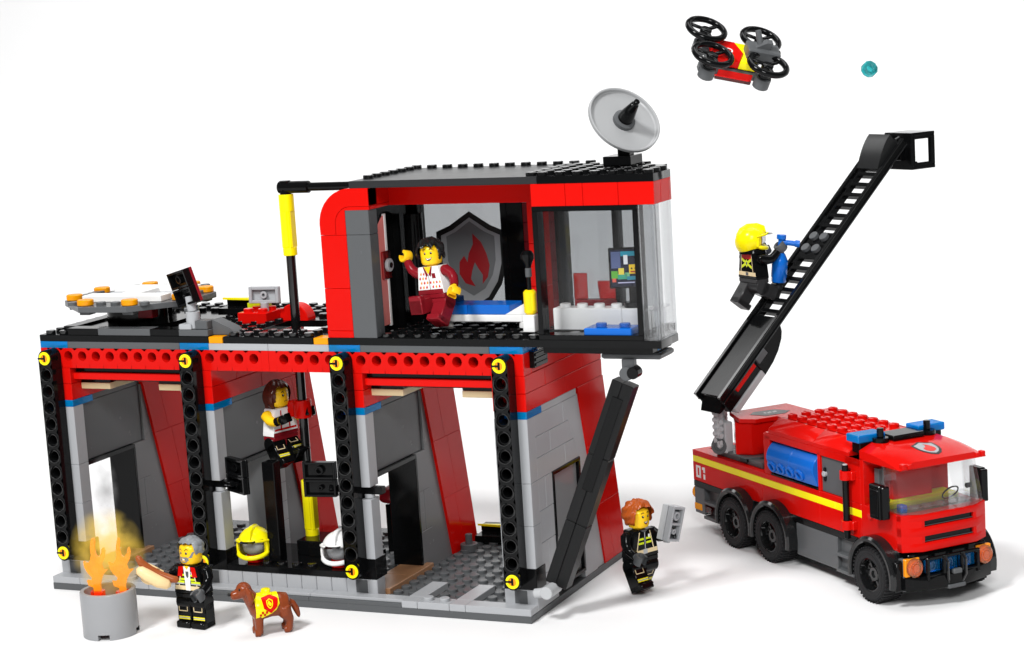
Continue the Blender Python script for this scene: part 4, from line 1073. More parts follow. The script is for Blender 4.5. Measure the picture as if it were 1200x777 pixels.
class Fig:
    pass
def person(label, loc, rz, leg=(0, 0), arm=((20, 8), (20, 8)), yaw=0, legm=BLK, torsom=BLK, armm=BLK, handm=BLK, hipm=None, group=None, tilt=None, facefn=None, tprint=None, lprint=None, roll=0, forearm=None):
    """a jointed toy figure, facing local -y; leg and arm swing angles in degrees (right, left)"""
    t = thing('person', label, 'toy figure', loc, (R(tilt or 0), R(roll), R(rz)), group=group)
    b = MB(); b.smooth = 40
    for i, s in enumerate((-1, 1)):
        b.push(T(0, 0, 1.45) @ RX(-leg[i]))
        b.cyl((s * .03, 0, 0), (s * .98, 0, 0), .48, legm, seg=20)
        x0, x1 = sorted((s * .03, s * .98))
        b.box(x0, x1, -.40, .47, -1.45, 0, legm, .05); b.box(x0, x1, -.62, .47, -1.45, -1.07, legm, .06)
        if leg[i] > 40:   # the hollow in the back of the leg
            pass
        for zz in (-.62,): b.cyl((s * .5, .40, zz), (s * .5, .478, zz), .2, INK, seg=14)
        if lprint: lprint(b, s)
        b.pop()
    b.box(-.97, .97, -.47, .47, 1.72, 2.0, hipm or legm, .04); b.cyl((-.12, 0, 1.5), (.12, 0, 1.5), .46, hipm or legm)
    b.prism([(-.985, 2.0), (.985, 2.0), (.985, 2.12), (.77, 3.52), (.70, 3.6), (-.70, 3.6), (-.77, 3.52), (-.985, 2.12)], 'y', -.48, .48, torsom, .03)
    b.cyl((0, 0, 3.58), (0, 0, 3.72), .34, SKIN)
    if tprint: tprint(b)
    b.lathe(head_profile(), SKIN, 28)
    (facefn or face)(b, yaw)
    hands = []
    for i, s in enumerate((-1, 1)):
        raise_, splay = arm[i][:2]; out = arm[i][2] if len(arm[i]) > 2 else 0
        M = T(s * .84, 0, 3.22) @ RZ(s * out) @ RY(-s * splay) @ RX(-raise_)
        b.push(M)
        pts = [(-s * .08, 0, .05), (s * .16, 0, 0), (s * .22, .0, -.35), (s * .22, -.06, -.62), (s * .2, -.28, -.88), (s * .17, -.52, -1.08)]
        b.ball((s * .1, 0, 0), .34, armm, 14, 8)
        b.tube(pts, [.30, .33, .31, .29, .265, .25], armm, 12)
        d = Vector((-s * .05, -.24, -.2)).normalized(); w0 = Vector(pts[-1])
        hm = handm
        if forearm: b.tube([pts[-2], pts[-1]], [.272, .258], forearm, 12)
        b.cyl(w0 - d * .05, w0 + d * .16, .17, hm, seg=12)
        ez = Vector((0, -d.z, d.y)).normalized(); ex = d; ey = ez.cross(ex)
        c = w0 + d * .44
        Mh = Matrix(((ex.x, ey.x, ez.x, c.x), (ex.y, ey.y, ez.y, c.y), (ex.z, ey.z, ez.z, c.z), (0, 0, 0, 1)))
        b.push(Mh); b.lathe([(.2, -.27), (.34, -.27), (.37, -.22), (.37, .22), (.34, .27), (.2, .27), (.2, -.27)], hm, 18, cap=False, a0=R(42), a1=R(318)); b.pop()
        b.pop()
        hands.append((M, c, Mh))
    b.build('body', t, recalc=True)
    f = Fig(); f.root = t; f.hands = hands; f.W = Matrix.Translation(loc) @ Euler((R(tilt or 0), R(roll), R(rz))).to_matrix().to_4x4()
    return f
def hand_pos(f, i): return f.W @ f.hands[i][0] @ f.hands[i][1]
def hand_mat(f, i): return f.W @ f.hands[i][0] @ f.hands[i][2]

def hair_shell(fig, yaw, m, cut, rx=.80, ry=.82, rz=.74, cz=4.42, fn=None, name='hair', seg=110, rings=60):
    b = MB(); b.smooth = 60
    b.push(RZ(yaw)); b.ball((0, .04, cz), (rx, ry, rz), m, seg, rings, fn=fn, keep=cut); b.pop()
    return b.build(name, fig.root, recalc=False)
def hairline(F, A0, A1, B, zig=0, kz=7, sh=0.0):
    def keep(th, ph):
        a = phid(ph); t = min(1, max(0, (a - A0) / (A1 - A0))); L = F + (B - F) * t + zig * math.sin(kz * ph + sh)
        return math.degrees(th) < L
    return keep
def phid(ph):   # angle away from the face direction (-y), degrees
    a = math.degrees(ph) - 270
    return abs((a + 180) % 360 - 180)

def fire_helmet(parent, m, yaw=0, visor=True, base=4.42, collar=False):
    b = MB(); b.smooth = 50; b.push(RZ(yaw) @ T(0, 0, base))
    def fn(th, ph):
        q = 1.0
        if th > 1.4: q *= 1 + .16 * (th - 1.4) * min(1, max(0, (phid(ph) - 50) / 60))
        return q
    b.ball((0, .06, 0), (.90, .98, .90), m, 60, 40, fn=fn, keep=lambda th, ph: th < R(68) or (phid(ph) > 56 and th < R(134)))
    # chin guard, brim, comb
    pts = [(.88 * math.sin(R(a)), .06 - .95 * math.cos(R(a)), -.30 - .28 * math.cos(R(a))) for a in range(-66, 67, 11)]
    b.tube(pts, [.09] + [.13] * (len(pts) - 2) + [.09], m, 8)
    for s in (-1, 1): b.tube([(s * .72, -.36, .34), (s * .80, -.34, .0), (s * .80, -.30, -.4)], .10, m, 8)
    pts = [(.92 * math.sin(R(a)), .06 - 1.04 * math.cos(R(a)), .36 - .05 * abs(a) / 30) for a in range(-72, 73, 12)]
    b.tube([p for p in pts], .07, m, 8)
    b.prism([(-.95 + .06, .40), (-.80, .80), (-.35, 1.0), (.3, .98), (.75, .72), (.98, .35), (.7, .3), (-.6, .3)], 'x', -.13, .13, m, .04)
    b.pop(); h = b.build('helmet', parent, recalc=False)
    if visor:
        b = MB(); b.push(RZ(yaw) @ T(0, 0, base)); b.ball((0, .06, 0), (.85, .94, .85), GLASS, 30, 24, keep=lambda th, ph: R(66) < th < R(112) and phid(ph) < 62)
        b.pop(); b.build('visor', h, recalc=False)
        b = MB(); b.push(RZ(yaw) @ T(0, 0, base)); b.prism([(-1.28, .30), (-.86, .38), (-.86, .28)], 'x', -.4, .4, BLK); b.pop(); b.build('peak', h)
    return h

def gear_legs(b, s):
    x0, x1 = sorted((s * .12, s * .9))
    def q(za, zb, m, i0=0, i1=1, e=.004): b.box(x0 + (x1 - x0) * i0, x0 + (x1 - x0) * i1, -.40 - e, -.39, za, zb, m, .001)
    q(-.98, -.92, NEO, e=.01); q(-.86, -.80, NEO, e=.01); q(-.92, -.86, LGR, e=.008)
    for a in (0.05, .78):
        q(-.52, -.14, TAN, a, a + .06, .008)
    q(-.20, -.14, TAN, .05, .84, .008); q(-.52, -.47, TAN, .05, .84, .008)
def gear_torso(b, neck=SKIN):
    torso_print(b, rect(-.95, .95, 2.22, 2.46), TAN)
    torso_print(b, rect(-.16, .16, 2.2, 2.48), SILV, eps=.014)
    for z in (2.78, 3.02):
        for x0, x1 in ((-.55, -.10), (.10, .55)): torso_print(b, rect(x0, x1, z, z + .12), LIME)
    for s in (-1, 1): torso_print(b, [(s * .62, 2.46), (s * .70, 2.46), (s * .52, 3.5), (s * .44, 3.5)], TAN, eps=.012)
    torso_print(b, [(-.03, 2.5), (.03, 2.5), (.03, 3.45), (-.03, 3.45)], SILV, eps=.012)
    torso_print(b, [(.3, 3.12), (.46, 3.12), (.46, 3.3), (.3, 3.3)], WHT, eps=.012)
    torso_print(b, [(-.38, 3.6), (0, 3.42), (.38, 3.6)], DGR, eps=.011)

# ---- grey-haired man with the hot dog
def stubble(mb, yaw):
    for s in (-1, 1): on_head(mb, yaw, [(s * 20, 4.0), (s * 46, 4.12), (s * 62, 4.45), (s * 48, 4.42), (s * 34, 4.18), (s * 22, 4.1)], GHAIR, .005)
    on_head(mb, yaw, [(-30, 3.98), (-14, 3.86), (0, 3.82), (14, 3.86), (30, 3.98), (20, 4.16), (8, 4.15), (-8, 4.15), (-20, 4.16)], GHAIR, .005)
    on_head(mb, yaw, oval(0, 4.02, 8, .05), WHT, .01)
def man_torso(b):
    gear_torso(b)
    torso_print(b, [(-.72, 3.55), (-.78, 3.0), (-.40, 2.98), (-.30, 3.58)], RED, eps=.016); torso_print(b, [(.72, 3.55), (.78, 3.0), (.40, 2.98), (.30, 3.58)], RED, eps=.016)
    torso_print(b, [(-.30, 3.58), (.30, 3.58), (.16, 2.2), (-.16, 2.2)], WHT, eps=.020)
    torso_print(b, [(-.12, 3.3), (.14, 3.3), (.1, 3.0), (0, 2.9), (-.1, 3.05)], DGR, eps=.024); torso_print(b, [(-.22, 3.62), (.22, 3.62), (0, 3.40)], SKIN, eps=.024)
    torso_print(b, rect(-.95, -.25, 2.62, 2.74), LIME, eps=.016); torso_print(b, rect(.25, .95, 2.62, 2.74), LIME, eps=.016); torso_print(b, rect(-.95, -.25, 2.54, 2.62), LGR, eps=.015); torso_print(b, rect(.25, .95, 2.54, 2.62), LGR, eps=.015)
man = person('grey-haired toy man in black fire gear holding a hot dog beside the burning bin', (13.35, -5.6, 0), -4, leg=(0, 0), arm=((62, 12), (14, 10)), yaw=-4, handm=DGR, tprint=man_torso, lprint=gear_legs,
             facefn=lambda b, y: face(b, y, smile='flat', stern=True, extras=stubble))
random.seed(3)
_b = [(random.uniform(0, PI), random.uniform(0, 2 * PI)) for _ in range(60)]
def curls(th, ph):
    v = Vector((math.sin(th) * math.cos(ph), math.sin(th) * math.sin(ph), math.cos(th))); m = 0
    for a, c in _b:
        u = Vector((math.sin(a) * math.cos(c), math.sin(a) * math.sin(c), math.cos(a))); d = (v - u).length
        m = max(m, 1 - (d / .34) ** 2)
    return .93 + .10 * max(0, m)
hair_shell(man, -4, GHAIR, hairline(54, 48, 60, 106, 3, 11), .76, .79, .73, 4.50, curls)
def hotdog():
    M = hand_mat(man, 0); p = M @ Vector((.12, 0, 0))
    t = thing('hot_dog', 'toy hot dog with a brown sausage in a tan bun, held by the grey-haired man', 'food', p, (R(10), R(22), R(24)), scale=1.22)
    b = MB(); b.smooth = 60; b.push(T(-.22, -.15, -.02) @ RY(12))
    for s in (-1, 1): b.tube([(-.85, s * .22, .0), (-.72, s * .25, -.04), (-.3, s * .27, -.08), (.3, s * .27, -.08), (.72, s * .25, .0), (.85, s * .22, .06)], [.08, .23, .29, .29, .23, .08], BUN, 12)
    b.cyl((-.2, 0, -.28), (-.2, 0, -.5), .3, BUN); b.pop(); b.build('bun', t)
    b = MB(); b.smooth = 60; b.push(T(-.22, -.15, .10) @ RY(12)); b.tube([(-1.12, 0, .28), (-1.02, 0, .22), (-.8, 0, .08), (-.3, 0, .0), (.3, 0, .02), (.8, 0, .1), (1.0, 0, .2), (1.08, 0, .25)], [.06, .15, .18, .18, .18, .18, .15, .06], BRN if False else plastic('sausage_plastic', (.30, .075, .02), rough=.2), 12); b.pop(); b.build('sausage', t)
hotdog()

# ---- woman with orange hair and the camera
woman = person('orange-haired toy firefighter striding past the station and lifting a light grey camera', (35.65, 6.4, .06), 62, leg=(26, -30), arm=((16, 4), (62, 0, -2)), yaw=2, handm=DGR, tprint=gear_torso, lprint=gear_legs,
               facefn=lambda b, y: face(b, y, smile='open', lashes=True), roll=0)
def waves(th, ph):
    return .98 + .045 * math.sin(8 * ph + 5 * th) * math.sin(th) + .035 * math.sin(11 * th + 3 * ph) + .03 * math.sin(19 * ph + 9 * th) * math.sin(th)
hair_shell(woman, 2, ORG, hairline(56, 46, 58, 132, 5, 5, 1.0), .90, .90, .86, 4.46, waves)
def camera_prop():
    p = hand_pos(woman, 1)
    t = thing('camera', 'light grey toy camera held up by the orange-haired firefighter', 'camera', p, (R(6), R(14), R(72)))
    b = MB()
    b.box(-.55, .55, .05, .45, -.35, 1.65, SILV, .03)
    for x0, x1, za, zb in ((-.55, -.38, -.35, 1.65), (.38, .55, -.35, 1.65), (-.38, .38, -.35, -.2), (-.38, .38, .58, .72), (-.38, .38, 1.5, 1.65)): b.box(x0, x1, -.38, .0, za, zb, LGR, .03)
    b.box(-.4, .4, -.06, .02, -.22, 1.52, DGR, .01); b.pipe((0, -.32, 1.1), (0, -.05, 1.1), .26, .15, LGR); b.pipe((0, -.32, .2), (0, -.05, .2), .16, .08, LGR)
    b.build('housing', t)
    b = MB(); b.cyl((0, .1, -.5), (0, .1, -.18), .2, SILV); b.build('handle', t)
camera_prop()

# ---- running man upstairs
def flame_shirt(b):
    torso_print(b, rect(-.97, .97, 2.0, 2.26), DRED, eps=.004)
    torso_print(b, [(-.34, 3.6), (.34, 3.6), (.05, 3.2), (-.05, 3.2)], SKIN, eps=.012)
    torso_print(b, [(-.46, 3.6), (-.34, 3.6), (-.02, 3.12), (-.2, 3.0)], DRED, eps=.014); torso_print(b, [(.46, 3.6), (.34, 3.6), (.02, 3.12), (.2, 3.0)], DRED, eps=.014)
    torso_print(b, rect(-.02, .02, 2.26, 3.1), DGR, eps=.010)
    torso_print(b, rect(.3, .62, 2.9, 3.2), DRED, eps=.012)
    for i in range(-3, 4):
        for k in range(4):
            x = i * .26 + (.1 if k % 2 else 0); z = 2.34 + k * .26
            if abs(x) < .06 or (x > .2 and z > 2.8): continue
            torso_print(b, [(x - .06, z), (x + .05, z), (x + .07, z + .09), (x + .02, z + .18), (x - .02, z + .1), (x - .07, z + .12)], RED if (i + k) % 2 else plastic('orange_plastic', (.85, .28, .01)), eps=.010)
runner = person('black-haired toy man in a white flame shirt running through the upper room', (26.45, 1.5, 16.05), -14, leg=(88, 36), arm=((150, -44), (-14, 34)), yaw=24, legm=DRED, torsom=WHT, armm=DRED, handm=SKIN, tprint=flame_shirt,
                facefn=lambda b, y: face(b, y, smile='grin'), tilt=0, roll=-6)
def tufts(th, ph): return .97 + .05 * math.sin(7 * ph + 2.5 * th) * math.sin(th) + .035 * math.sin(15 * ph - 5 * th) * math.sin(th) + .05 * math.sin(3 * ph + 6 * th)
runner.root.scale = (.95,) * 3; hair_shell(runner, 24, plastic('black_hair_plastic', (.012, .012, .012), rough=.16), hairline(66, 40, 56, 124, 8, 9), .85, .88, .84, 4.46, tufts)

# ---- woman on the pole
def red_straps(b):
    for s in (-1, 1): torso_print(b, [(s * .3, 2.3), (s * .42, 2.3), (s * .42, 3.5), (s * .3, 3.5)], RED, eps=.010); torso_print(b, [(s * .3, 2.3), (s * .42, 2.3), (s * .42, 3.5), (s * .3, 3.5)], RED, side=1, eps=.010)
    torso_print(b, rect(-.9, .9, 2.3, 2.42), RED); torso_print(b, rect(-.97, .97, 2.0, 2.2), DRED)
slider = person('brown-haired toy woman in a white top sliding down the black fire pole', (14.2, 3.6, 7.15), 72, leg=(30, 55), arm=((58, -8), (62, -8)), yaw=6, legm=BLK, torsom=WHT, armm=SKIN, handm=BLK, hipm=DRED, tprint=red_straps, lprint=gear_legs,
                facefn=lambda b, y: face(b, y, smile='flat', stern=True, lashes=True), forearm=BLK)
hair_shell(slider, 6, plastic('brown_hair_plastic', (.075, .018, .012), rough=.14), hairline(56, 50, 62, 152, 3, 9), .80, .84, .84, 4.44, lambda th, ph: (.98 + .03 * math.sin(8 * ph)) * (1 + (.22 if phid(ph) > 70 else 0) * max(0, th - 1.2)))
b = MB(); b.smooth = 60; b.push(RZ(6)); b.ball((0, .42, 3.95), (.66, .40, .85), plastic('brown_hair_plastic', (.075, .018, .012)), 40, 24, fn=lambda th, ph: 1 + .05 * math.sin(9 * ph) * math.sin(th)); b.pop(); b.build('hair', slider.root)
def grip_ring():
    o = MB(); o.push(T(15.6, 4, 10.1)); o.pipe((0, 0, 0), (0, 0, 1.05), .55, .26, RED); o.box(-.9, -.4, -.3, .3, .05, 1.0, RED, .06); o.pop()
    tag(o.build('pole_grip', None), 'red grip ring round the black fire pole in front of the sliding woman', 'grip')
grip_ring()

# ---- climber on the ladder
def back_print(b):
    torso_print(b, rect(-.97, .97, 2.18, 2.42), TAN, 1); torso_print(b, rect(-.14, .14, 2.2, 2.4), DGR, 1, .014)
    torso_print(b, rect(-.62, .62, 3.22, 3.55), RED, 1)
    torso_print(b, [(-.62, 3.3), (-.62, 3.12), (.62, 2.62), (.62, 2.8)], LIME, 1, .014); torso_print(b, [(.62, 3.3), (.62, 3.12), (-.62, 2.62), (-.62, 2.8)], LIME, 1, .014)
    torso_print(b, [(.0, 3.22), (.24, 2.96), (0, 2.7), (-.24, 2.96)], LIME, 1, .016); torso_print(b, [(.0, 3.08), (.1, 2.96), (0, 2.84), (-.1, 2.96)], DGR, 1, .020)
    for s in (-1, 1): torso_print(b, [(s * .66, 2.42), (s * .72, 2.42), (s * .70, 3.5), (s * .64, 3.5)], TAN, 1)
climber = person('toy firefighter in a yellow helmet climbing the raised black ladder', (38.0, 22.3, 13.8), 142, leg=(64, -38), arm=((80, 4), (70, 8)), yaw=-32, handm=DGR, tprint=back_print, legm=plastic('worn_black_plastic', (.022, .022, .023), rough=.3))
fire_helmet(climber.root, NEO, -32)
b = MB(); b.lathe([(.42, 3.60), (.86, 3.56), (.80, 3.86), (.66, 4.05), (.5, 4.05)], BLK, 24, cap=False); b.build('collar', climber.root)
def extinguisher():
    M = hand_mat(climber, 0); p = M @ Vector((.05, 0, 0))
    t = thing('fire_extinguisher', 'blue toy fire extinguisher held against the ladder by the climbing firefighter', 'fire extinguisher', p, (0, R(6), R(20)))
    b = MB(); b.smooth = 40; b.lathe([(.001, -2.25), (.42, -2.25), (.46, -2.2), (.46, -1.95), (.50, -1.9), (.50, -.95), (.46, -.8), (.30, -.45), (.24, -.40), (.19, -.2), (.19, .55), (.001, .55)], BLU, 22); b.build('bottle', t)
    b = MB(); b.cyl((0, 0, .45), (0, 0, .75), .3, BLU); b.cyl((0, 0, .28), (1.1, -.1, .22), .17, BLU); b.cyl((.85, -.08, .24), (1.15, -.1, .22), .22, BLU); b.build('nozzle', t)
extinguisher()

# ---- helmets on the bench
def bench_helmets():
    for lab, m, x, rz in (('bright yellow fire helmet with clear visor on the black bench', NEO, 13.45, 12), ('white fire helmet with clear visor on the black bench, half behind a post', WHT, 19.15, 12)):
        t = thing('helmet', lab, 'helmet', (x, .9, 2.0), (0, 0, R(rz)), group='fire helmets on the bench')
        h = fire_helmet(t, m, 0, True, 1.05)
        h.name = 'shell'; h.scale = (1.12,) * 3; h.location = (0, 0, -.1)
        b = MB(); b.cyl((0, 0, 0), (0, 0, .5), .5, RED); b.cyl((0, 0, .3), (0, 0, .9), .3, RED); b.build('stand', t)
        b = MB(); b.push(T(0, 0, .05)); b.ball((0, 0, .95), (.70, .77, .64), SILV, 24, 16); b.pop(); b.build('liner', t)
bench_helmets()

# ---- dog
def dog():
    t = thing('dog', 'reddish brown toy rescue dog in a yellow and red vest, standing before the station', 'dog', (18.2, -5.75, 0), (0, 0, R(222))); t.scale = (.88, 1.12, 1.03)
    b = MB(); m = DOGM
    def tb(*pr): b.tube([p[:3] for p in pr], [p[3] for p in pr], m, 14)
    b.tube([(-1.35, 0, 1.45), (-1.2, 0, 1.5), (-.8, 0, 1.52), (-.2, 0, 1.52), (.4, 0, 1.5), (.8, 0, 1.52), (1.0, 0, 1.6)], [.3, .58, .65, .63, .69, .69, .45], m, 16)
    tb((.72, 0, 1.55, .54), (1.0, 0, 1.98, .46), (1.25, 0, 2.35, .40)); b.ball((1.42, 0, 2.52), (.52, .46, .46), m, 16, 10)
    tb((1.5, 0, 2.45, .34), (1.9, 0, 2.34, .28), (2.18, 0, 2.30, .23), (2.27, 0, 2.30, .12))
    for s in (-1, 1):
        tb((1.35, s * .40, 2.78, .14), (1.22, s * .52, 2.48, .22), (1.13, s * .55, 2.1, .23), (1.16, s * .52, 1.82, .12))
        tb((.66, s * .30, 1.45, .36), (.68, s * .33, .9, .29), (.70, s * .33, .25, .24), (.70, s * .33, .14, .24)); tb((.66, s * .33, .16, .22), (1.0, s * .33, .15, .18))
        tb((-.95, s * .28, 1.4, .48), (-1.02, s * .33, 1.05, .42), (-1.26, s * .33, .68, .28), (-1.2, s * .33, .3, .23), (-1.15, s * .33, .14, .24)); tb((-1.2, s * .33, .16, .22), (-.86, s * .33, .15, .18))
    tb((-1.25, 0, 1.62, .2), (-1.6, 0, 1.45, .2), (-1.8, 0, 1.1, .21), (-1.92, 0, .75, .14), (-1.95, 0, .6, .05))
    o = b.build('dog_raw', None)
    md = o.modifiers.new('r', 'REMESH'); md.mode = 'VOXEL'; md.voxel_size = .045
    ms = o.modifiers.new('s', 'SMOOTH'); ms.factor = .5; ms.iterations = 4
    dg = bpy.context.evaluated_depsgraph_get(); me = bpy.data.meshes.new_from_object(o.evaluated_get(dg))
    bpy.data.objects.remove(o); me.polygons.foreach_set('use_smooth', [True] * len(me.polygons))
    body = bpy.data.objects.new('body', me); COL.objects.link(body); body.parent = t; me.materials.clear(); me.materials.append(m)
    e = MB(); e.ball((2.36, 0, 2.38), (.1, .13, .1), INK, 12, 8); e.build('nose', t)
    for s in (-1, 1): e = MB(); e.ball((1.74, s * .30, 2.66), (.07, .06, .08), INK, 10, 8); e.build('eye', t)
    v = MB(); v.smooth = 60
    def sec(x, r0, top): return [(x, (r0 + .06) * math.sin(R(a)), 1.51 + (r0 + .06) * math.cos(R(a))) for a in range(-top, top + 1, 8)]
    rows = [sec(-.62, .64, 72), sec(-.4, .64, 96), sec(-.1, .64, 112), sec(.2, .66, 120), sec(.5, .69, 128), sec(.74, .70, 136), sec(.9, .66, 136)]
    N = 15; vs = []; fs = []
    for r in rows:
        for k in range(N): 
            q = k / (N - 1) * (len(r) - 1); i = min(int(q), len(r) - 2); f = q - i; vs.append(tuple(r[i][c] * (1 - f) + r[i + 1][c] * f for c in range(3)))
    for i in range(len(rows) - 1):
        for k in range(N - 1): fs.append([i * N + k, i * N + k + 1, (i + 1) * N + k + 1, (i + 1) * N + k])
    v.add(vs, fs, NEO); v.stud(.05, 0, 2.24, NEO); v.box(-.3, .4, -.3, .3, 2.1, 2.26, NEO, .05); vest = v.build('vest', t, recalc=False)
    p = MB()
    def on(x, a, e): r = .745 + e; return (x, r * math.sin(R(a)), 1.51 + r * math.cos(R(a)))
    def patch(poly, e, m):
        """lay a flat outline (x, angle) on the rounded flank in narrow strips"""
        lo = min(q[1] for q in poly); hi = max(q[1] for q in poly); n = 14
        def span(a):
            xs = [x0 + (x1 - x0) * (a - a0) / (a1 - a0) for (x0, a0), (x1, a1) in zip(poly, poly[1:] + poly[:1]) if (a0 - a) * (a1 - a) <= 0 and a0 != a1]
            return (min(xs), max(xs)) if len(xs) > 1 else None
        for i in range(n):
            a0 = lo + (hi - lo) * (i + .001) / n; a1 = lo + (hi - lo) * (i + .999) / n; A = span(a0); B = span(a1)
            if A and B: p.poly([on(A[0], a0, e), on(A[1], a0, e), on(B[1], a1, e), on(B[0], a1, e)], m)
    for s in (-1, 1):
        patch([(-.56, s * 46), (-.1, s * 24), (.50, s * 36), (.40, s * 84), (-.05, s * 108), (-.46, s * 82)], .006, RED)
        patch([(x, s * (88 - z * 95)) for x, z in flat_shield(.40, .46)], .014, NEO); patch([(x * .74, s * (83 - z * 74)) for x, z in flat_shield(.40, .46)], .02, RED); patch([(x * .30, s * (77 - z * 24)) for x, z in FLAME[:12]], .026, NEO)
        for i in range(4):
            for k in range(2):
                if (i + k) % 2 == 0: patch([(.16 + .13 * i, s * (96 + 11 * k)), (.29 + .13 * i, s * (96 + 11 * k)), (.29 + .13 * i, s * (107 + 11 * k)), (.16 + .13 * i, s * (107 + 11 * k))], .010, RED)
    p.build('vest_print', vest, recalc=False)
dog()

# ---- burning bin
def fire_bin():
    t = thing('fire_bin', 'round light grey bin standing on the floor with two flames rising out of it', 'bin', (9.15, -7.9, 0))
    b = MB(); b.smooth = 40
    seg = 40; prof = [(1.56, .32), (1.56, 2.5), (1.53, 2.55), (1.32, 2.55), (1.30, 2.5), (1.30, .5), (.001, .5)]
    b.lathe(prof, plastic('bin_grey_plastic', (.29, .295, .305), rough=.25), 56, cap=False)
    for k in range(4):
        a = 90 * k + 8 + 24; b.lathe([(1.30, 0), (1.56, 0), (1.56, .325), (1.30, .325), (1.30, 0)], None, 10, cap=False, a0=R(a), a1=R(a + 66))
    b.build('drum', t)
FLAME_OUT = [(-.18, 0), (.22, 0), (.20, .55), (.30, .92), (.46, 1.2), (.70, 1.42), (.44, 1.40), (.36, 1.75), (.56, 2.10), (.64, 2.50), (.58, 2.72), (.47, 2.66), (.40, 2.36), (.24, 2.16), (.10, 2.30), (.04, 2.7), (.10, 3.14), (.06, 3.3), (-.06, 3.28), (-.18, 2.8), (-.17, 2.35), (-.24, 2.05), (-.42, 1.82), (-.66, 1.96), (-.62, 1.62), (-.48, 1.32), (-.22, 1.0), (-.34, .78), (-.54, .84), (-.48, .56), (-.20, .42)]
def flames():
    for lab, x, y, rz in (('left flame of the two standing in the grey bin', 8.55, -8.0, 20), ('right flame of the two standing in the grey bin', 10.05, -7.7, 34)):
        t = thing('flame', lab, 'flame', (x, y, .5), (0, 0, R(rz)), group='flames in the bin')
        b = MB(); b.smooth = 45; b.prism([(p[0] * .98, p[1] * .98 + 1.75) for p in FLAME_OUT], 'y', -.13, .13, FLAM); b.build('tongue', t, recalc=True)
        b = MB(); b.cyl((0, 0, 0), (0, 0, 1.6), .3, TRED if False else clear('ember_plastic', (1.0, .10, .02), rough=.1, emit=.15)); b.cyl((0, 0, 1.6), (0, 0, 1.95), .42, clear('ember_plastic', (1, .1, .02))); b.build('base', t)
fire_bin(); flames()

# ---- drone and the shot it has fired
def drone():
    camM = Matrix.Rotation(0.422864906, 3, 'Z') @ Matrix.Rotation(0.0611328683, 3, 'Y') @ Matrix.Rotation(1.41660337, 3, 'X')
    f = (camM @ Vector((61, -9.5, -12.4))).normalized(); n = (camM @ Vector((.24, .76, .6))).normalized(); n = (n - f * n.dot(f)).normalized(); l = n.cross(f)
    M = Matrix(((f.x, l.x, n.x, 44.7), (f.y, l.y, n.y, 0), (f.z, l.z, n.z, 30.35), (0, 0, 0, 1)))
    t = thing('drone', 'black, red and yellow toy quadcopter flying above the dish and ladder', 'drone'); t.matrix_world = M
    b = MB()
    b.box(-1.35, 1.35, -.5, .5, -.75, -.35, DGR, .03)
    for s in (-1, 1): b.box(-1.9, 1.9, s * .75, s * 1.15, -.75, -.4, DGR, .03)
    for x in (-1.45, 1.45):
        for s in (-1, 1): b.cyl((x, s * 1.22, -.95), (x, s * 1.22, -.35), .42, DGR); b.cyl((x, s * 1.22, -.35), (x, s * 1.22, .12), .3, BLK)
    b.build('frame', t)
    b = MB(); b.prism([(-1.2, -.95), (.1, -.95), (.45, .0), (.1, .95), (-1.2, .95)], 'z', -.34, .1, RED, .04)
    b.poly([(-.35 + .22 * math.cos(R(a)), .22 * math.sin(R(a)), .106) for a in range(0, 360, 24)], WHT); b.poly([(-.35 + .14 * math.cos(R(a)), .14 * math.sin(R(a)), .112) for a in range(0, 360, 24)], RED); b.box(-.9, .9, -1.2, -1.16, -.72, -.4, RED, .01); b.build('shell', t)
    b = MB(); b.prism([(.12, -.95), (1.0, -.95), (1.0, .95), (.12, .95), (.46, 0)], 'z', -.34, .08, NEO, .03); b.build('stripe', t)
    b = MB(); b.box(.5, 2.2, -.5, .5, .0, .62, DGR, .06); b.prism([(.9, .62), (1.4, 1.0), (1.7, 1.0), (1.6, .62)], 'y', -.2, .2, DGR); b.cyl((1.2, .0, .6), (.9, .5, 1.25), .15, DGR); b.cyl((2.1, 0, .3), (2.26, 0, .3), .28, BLK); b.build('launcher', t)
    b = MB(); b.box(-.95, .95, -1.18, -.8, -1.0, -.76, clear('clear_red_plastic', (.85, .12, .12)), .03); b.build('red_bar', t)
    first = None
    for x in (-1.45, 1.45):
        for s in (-1, 1):
            if first is None:
                b = MB(); b.smooth = 50
                N = 36; b.tube([(.95 * math.cos(2 * PI * k / N), .95 * math.sin(2 * PI * k / N), .08) for k in range(N + 1)], .165, BLK, 10, cap=False)
                b.cyl((0, 0, -.18), (0, 0, .1), .3, BLK)
                for k in range(3): b.push(RZ(120 * k + 40)); b.box(.2, .9, -.12, .12, -.02, .1, BLK, .04); b.pop()
                first = b.build('rotor', t); c = first
            else: c = first.copy(); COL.objects.link(c); c.parent = t
            c.location = (x, s * 1.22, .3)
def shot():
    camM = Matrix.Rotation(0.422864906, 3, 'Z') @ Matrix.Rotation(0.0611328683, 3, 'Y') @ Matrix.Rotation(1.41660337, 3, 'X')
    b = MB(); b.smooth = 40
    b.lathe([(.001, -.18), (.36, -.18), (.40, -.14), (.40, .12), (.36, .16), (.27, .16), (.25, .30), (.16, .32), (.001, .18)], TTEAL, 10); b.smooth = 12; b.pipe((0, 0, -.1), (0, 0, .1), .3, .2, TTEAL, 10)
    o = b.build('water_stud', None); n = camM @ Vector((.25, .3, .92)); o.matrix_world = Matrix.Translation((51.55, 0.0, 29.25)) @ n.to_track_quat('Z', 'Y').to_matrix().to_4x4()
    tag(o, 'clear teal round stud flying ahead of the drone', 'water shot')
drone(); shot()

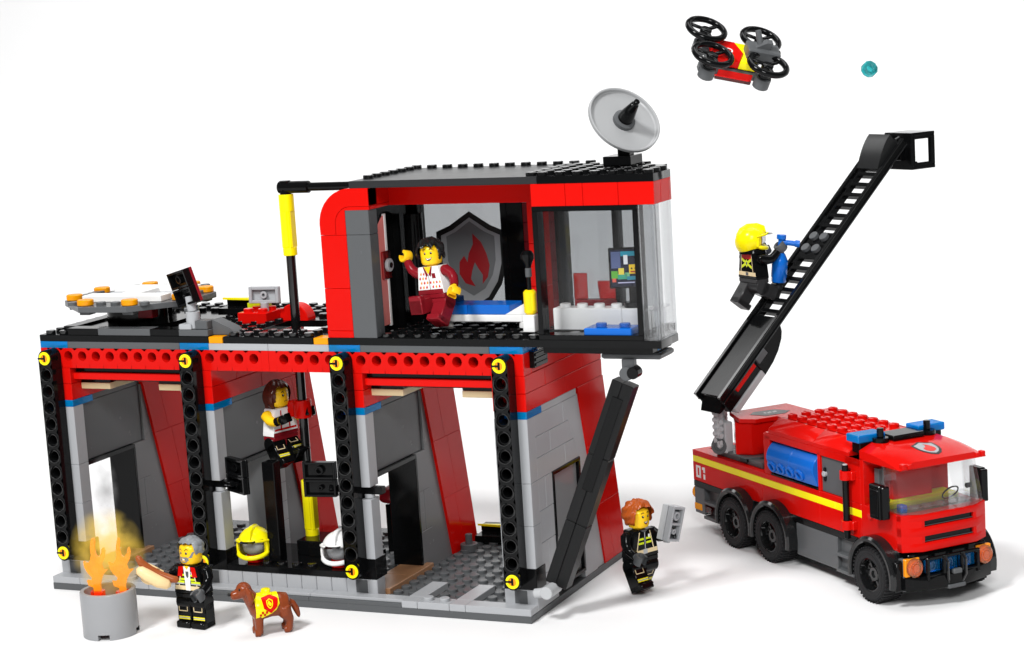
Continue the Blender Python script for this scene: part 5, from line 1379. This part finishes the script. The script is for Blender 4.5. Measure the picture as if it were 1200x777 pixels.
# ---- pale grey smoke, and the flames' yellow glow put into an emissive haze volume
def smoke():
    for nm, lab, c, r, col, dens, emit in (('smoke', 'pale grey smoke drifting up behind the flames to the doorway', (6.0, -3.0, 7.0), (.9, .7, 2.2), (.75, .75, .76), .6, 0),
                                ('smoke', 'yellow glow of the flames, made as a self-lit haze volume around them', (9.2, -7.6, 4.6), (2.5, 1.3, 2.7), (1.0, .82, .18), .75, .42)):  # second volume is the flames' glow, painted in by colour and emission
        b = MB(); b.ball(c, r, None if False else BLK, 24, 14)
        m = bpy.data.materials.new(nm + '_volume'); m.use_nodes = True; nt = m.node_tree; nt.nodes.clear()
        out = nt.nodes.new('ShaderNodeOutputMaterial'); pv = nt.nodes.new('ShaderNodeVolumePrincipled'); pv.inputs['Color'].default_value = (*col, 1)
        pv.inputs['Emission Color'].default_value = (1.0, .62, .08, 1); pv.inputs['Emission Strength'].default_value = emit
        tc = nt.nodes.new('ShaderNodeTexCoord'); gr = nt.nodes.new('ShaderNodeTexGradient'); gr.gradient_type = 'SPHERICAL'
        mp = nt.nodes.new('ShaderNodeMapping'); mp.inputs['Location'].default_value = (-1, -1, -1); mp.inputs['Scale'].default_value = (2, 2, 2)
        no = nt.nodes.new('ShaderNodeTexNoise'); no.inputs['Scale'].default_value = 1.1; no.inputs['Detail'].default_value = 3
        mr = nt.nodes.new('ShaderNodeMapRange'); mr.inputs['From Min'].default_value = .36; mr.inputs['From Max'].default_value = .62
        mu = nt.nodes.new('ShaderNodeMath'); mu.operation = 'MULTIPLY'; m2 = nt.nodes.new('ShaderNodeMath'); m2.operation = 'MULTIPLY'; m2.inputs[1].default_value = dens * 2.2
        L = nt.links.new
        L(tc.outputs['Generated'], mp.inputs['Vector']); L(mp.outputs['Vector'], gr.inputs['Vector']); L(tc.outputs['Object'], no.inputs['Vector']); L(no.outputs['Fac'], mr.inputs['Value'])
        L(gr.outputs['Fac'], mu.inputs[0]); L(mr.outputs['Result'], mu.inputs[1]); L(mu.outputs[0], m2.inputs[0]); L(m2.outputs[0], pv.inputs['Density']); L(pv.outputs[0], out.inputs['Volume'])
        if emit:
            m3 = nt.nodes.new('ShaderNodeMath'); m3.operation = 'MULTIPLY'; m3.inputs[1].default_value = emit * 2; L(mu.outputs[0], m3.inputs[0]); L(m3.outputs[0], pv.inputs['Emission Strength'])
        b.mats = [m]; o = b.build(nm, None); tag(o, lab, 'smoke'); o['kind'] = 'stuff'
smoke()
sc.cycles.volume_step_rate = 1.0
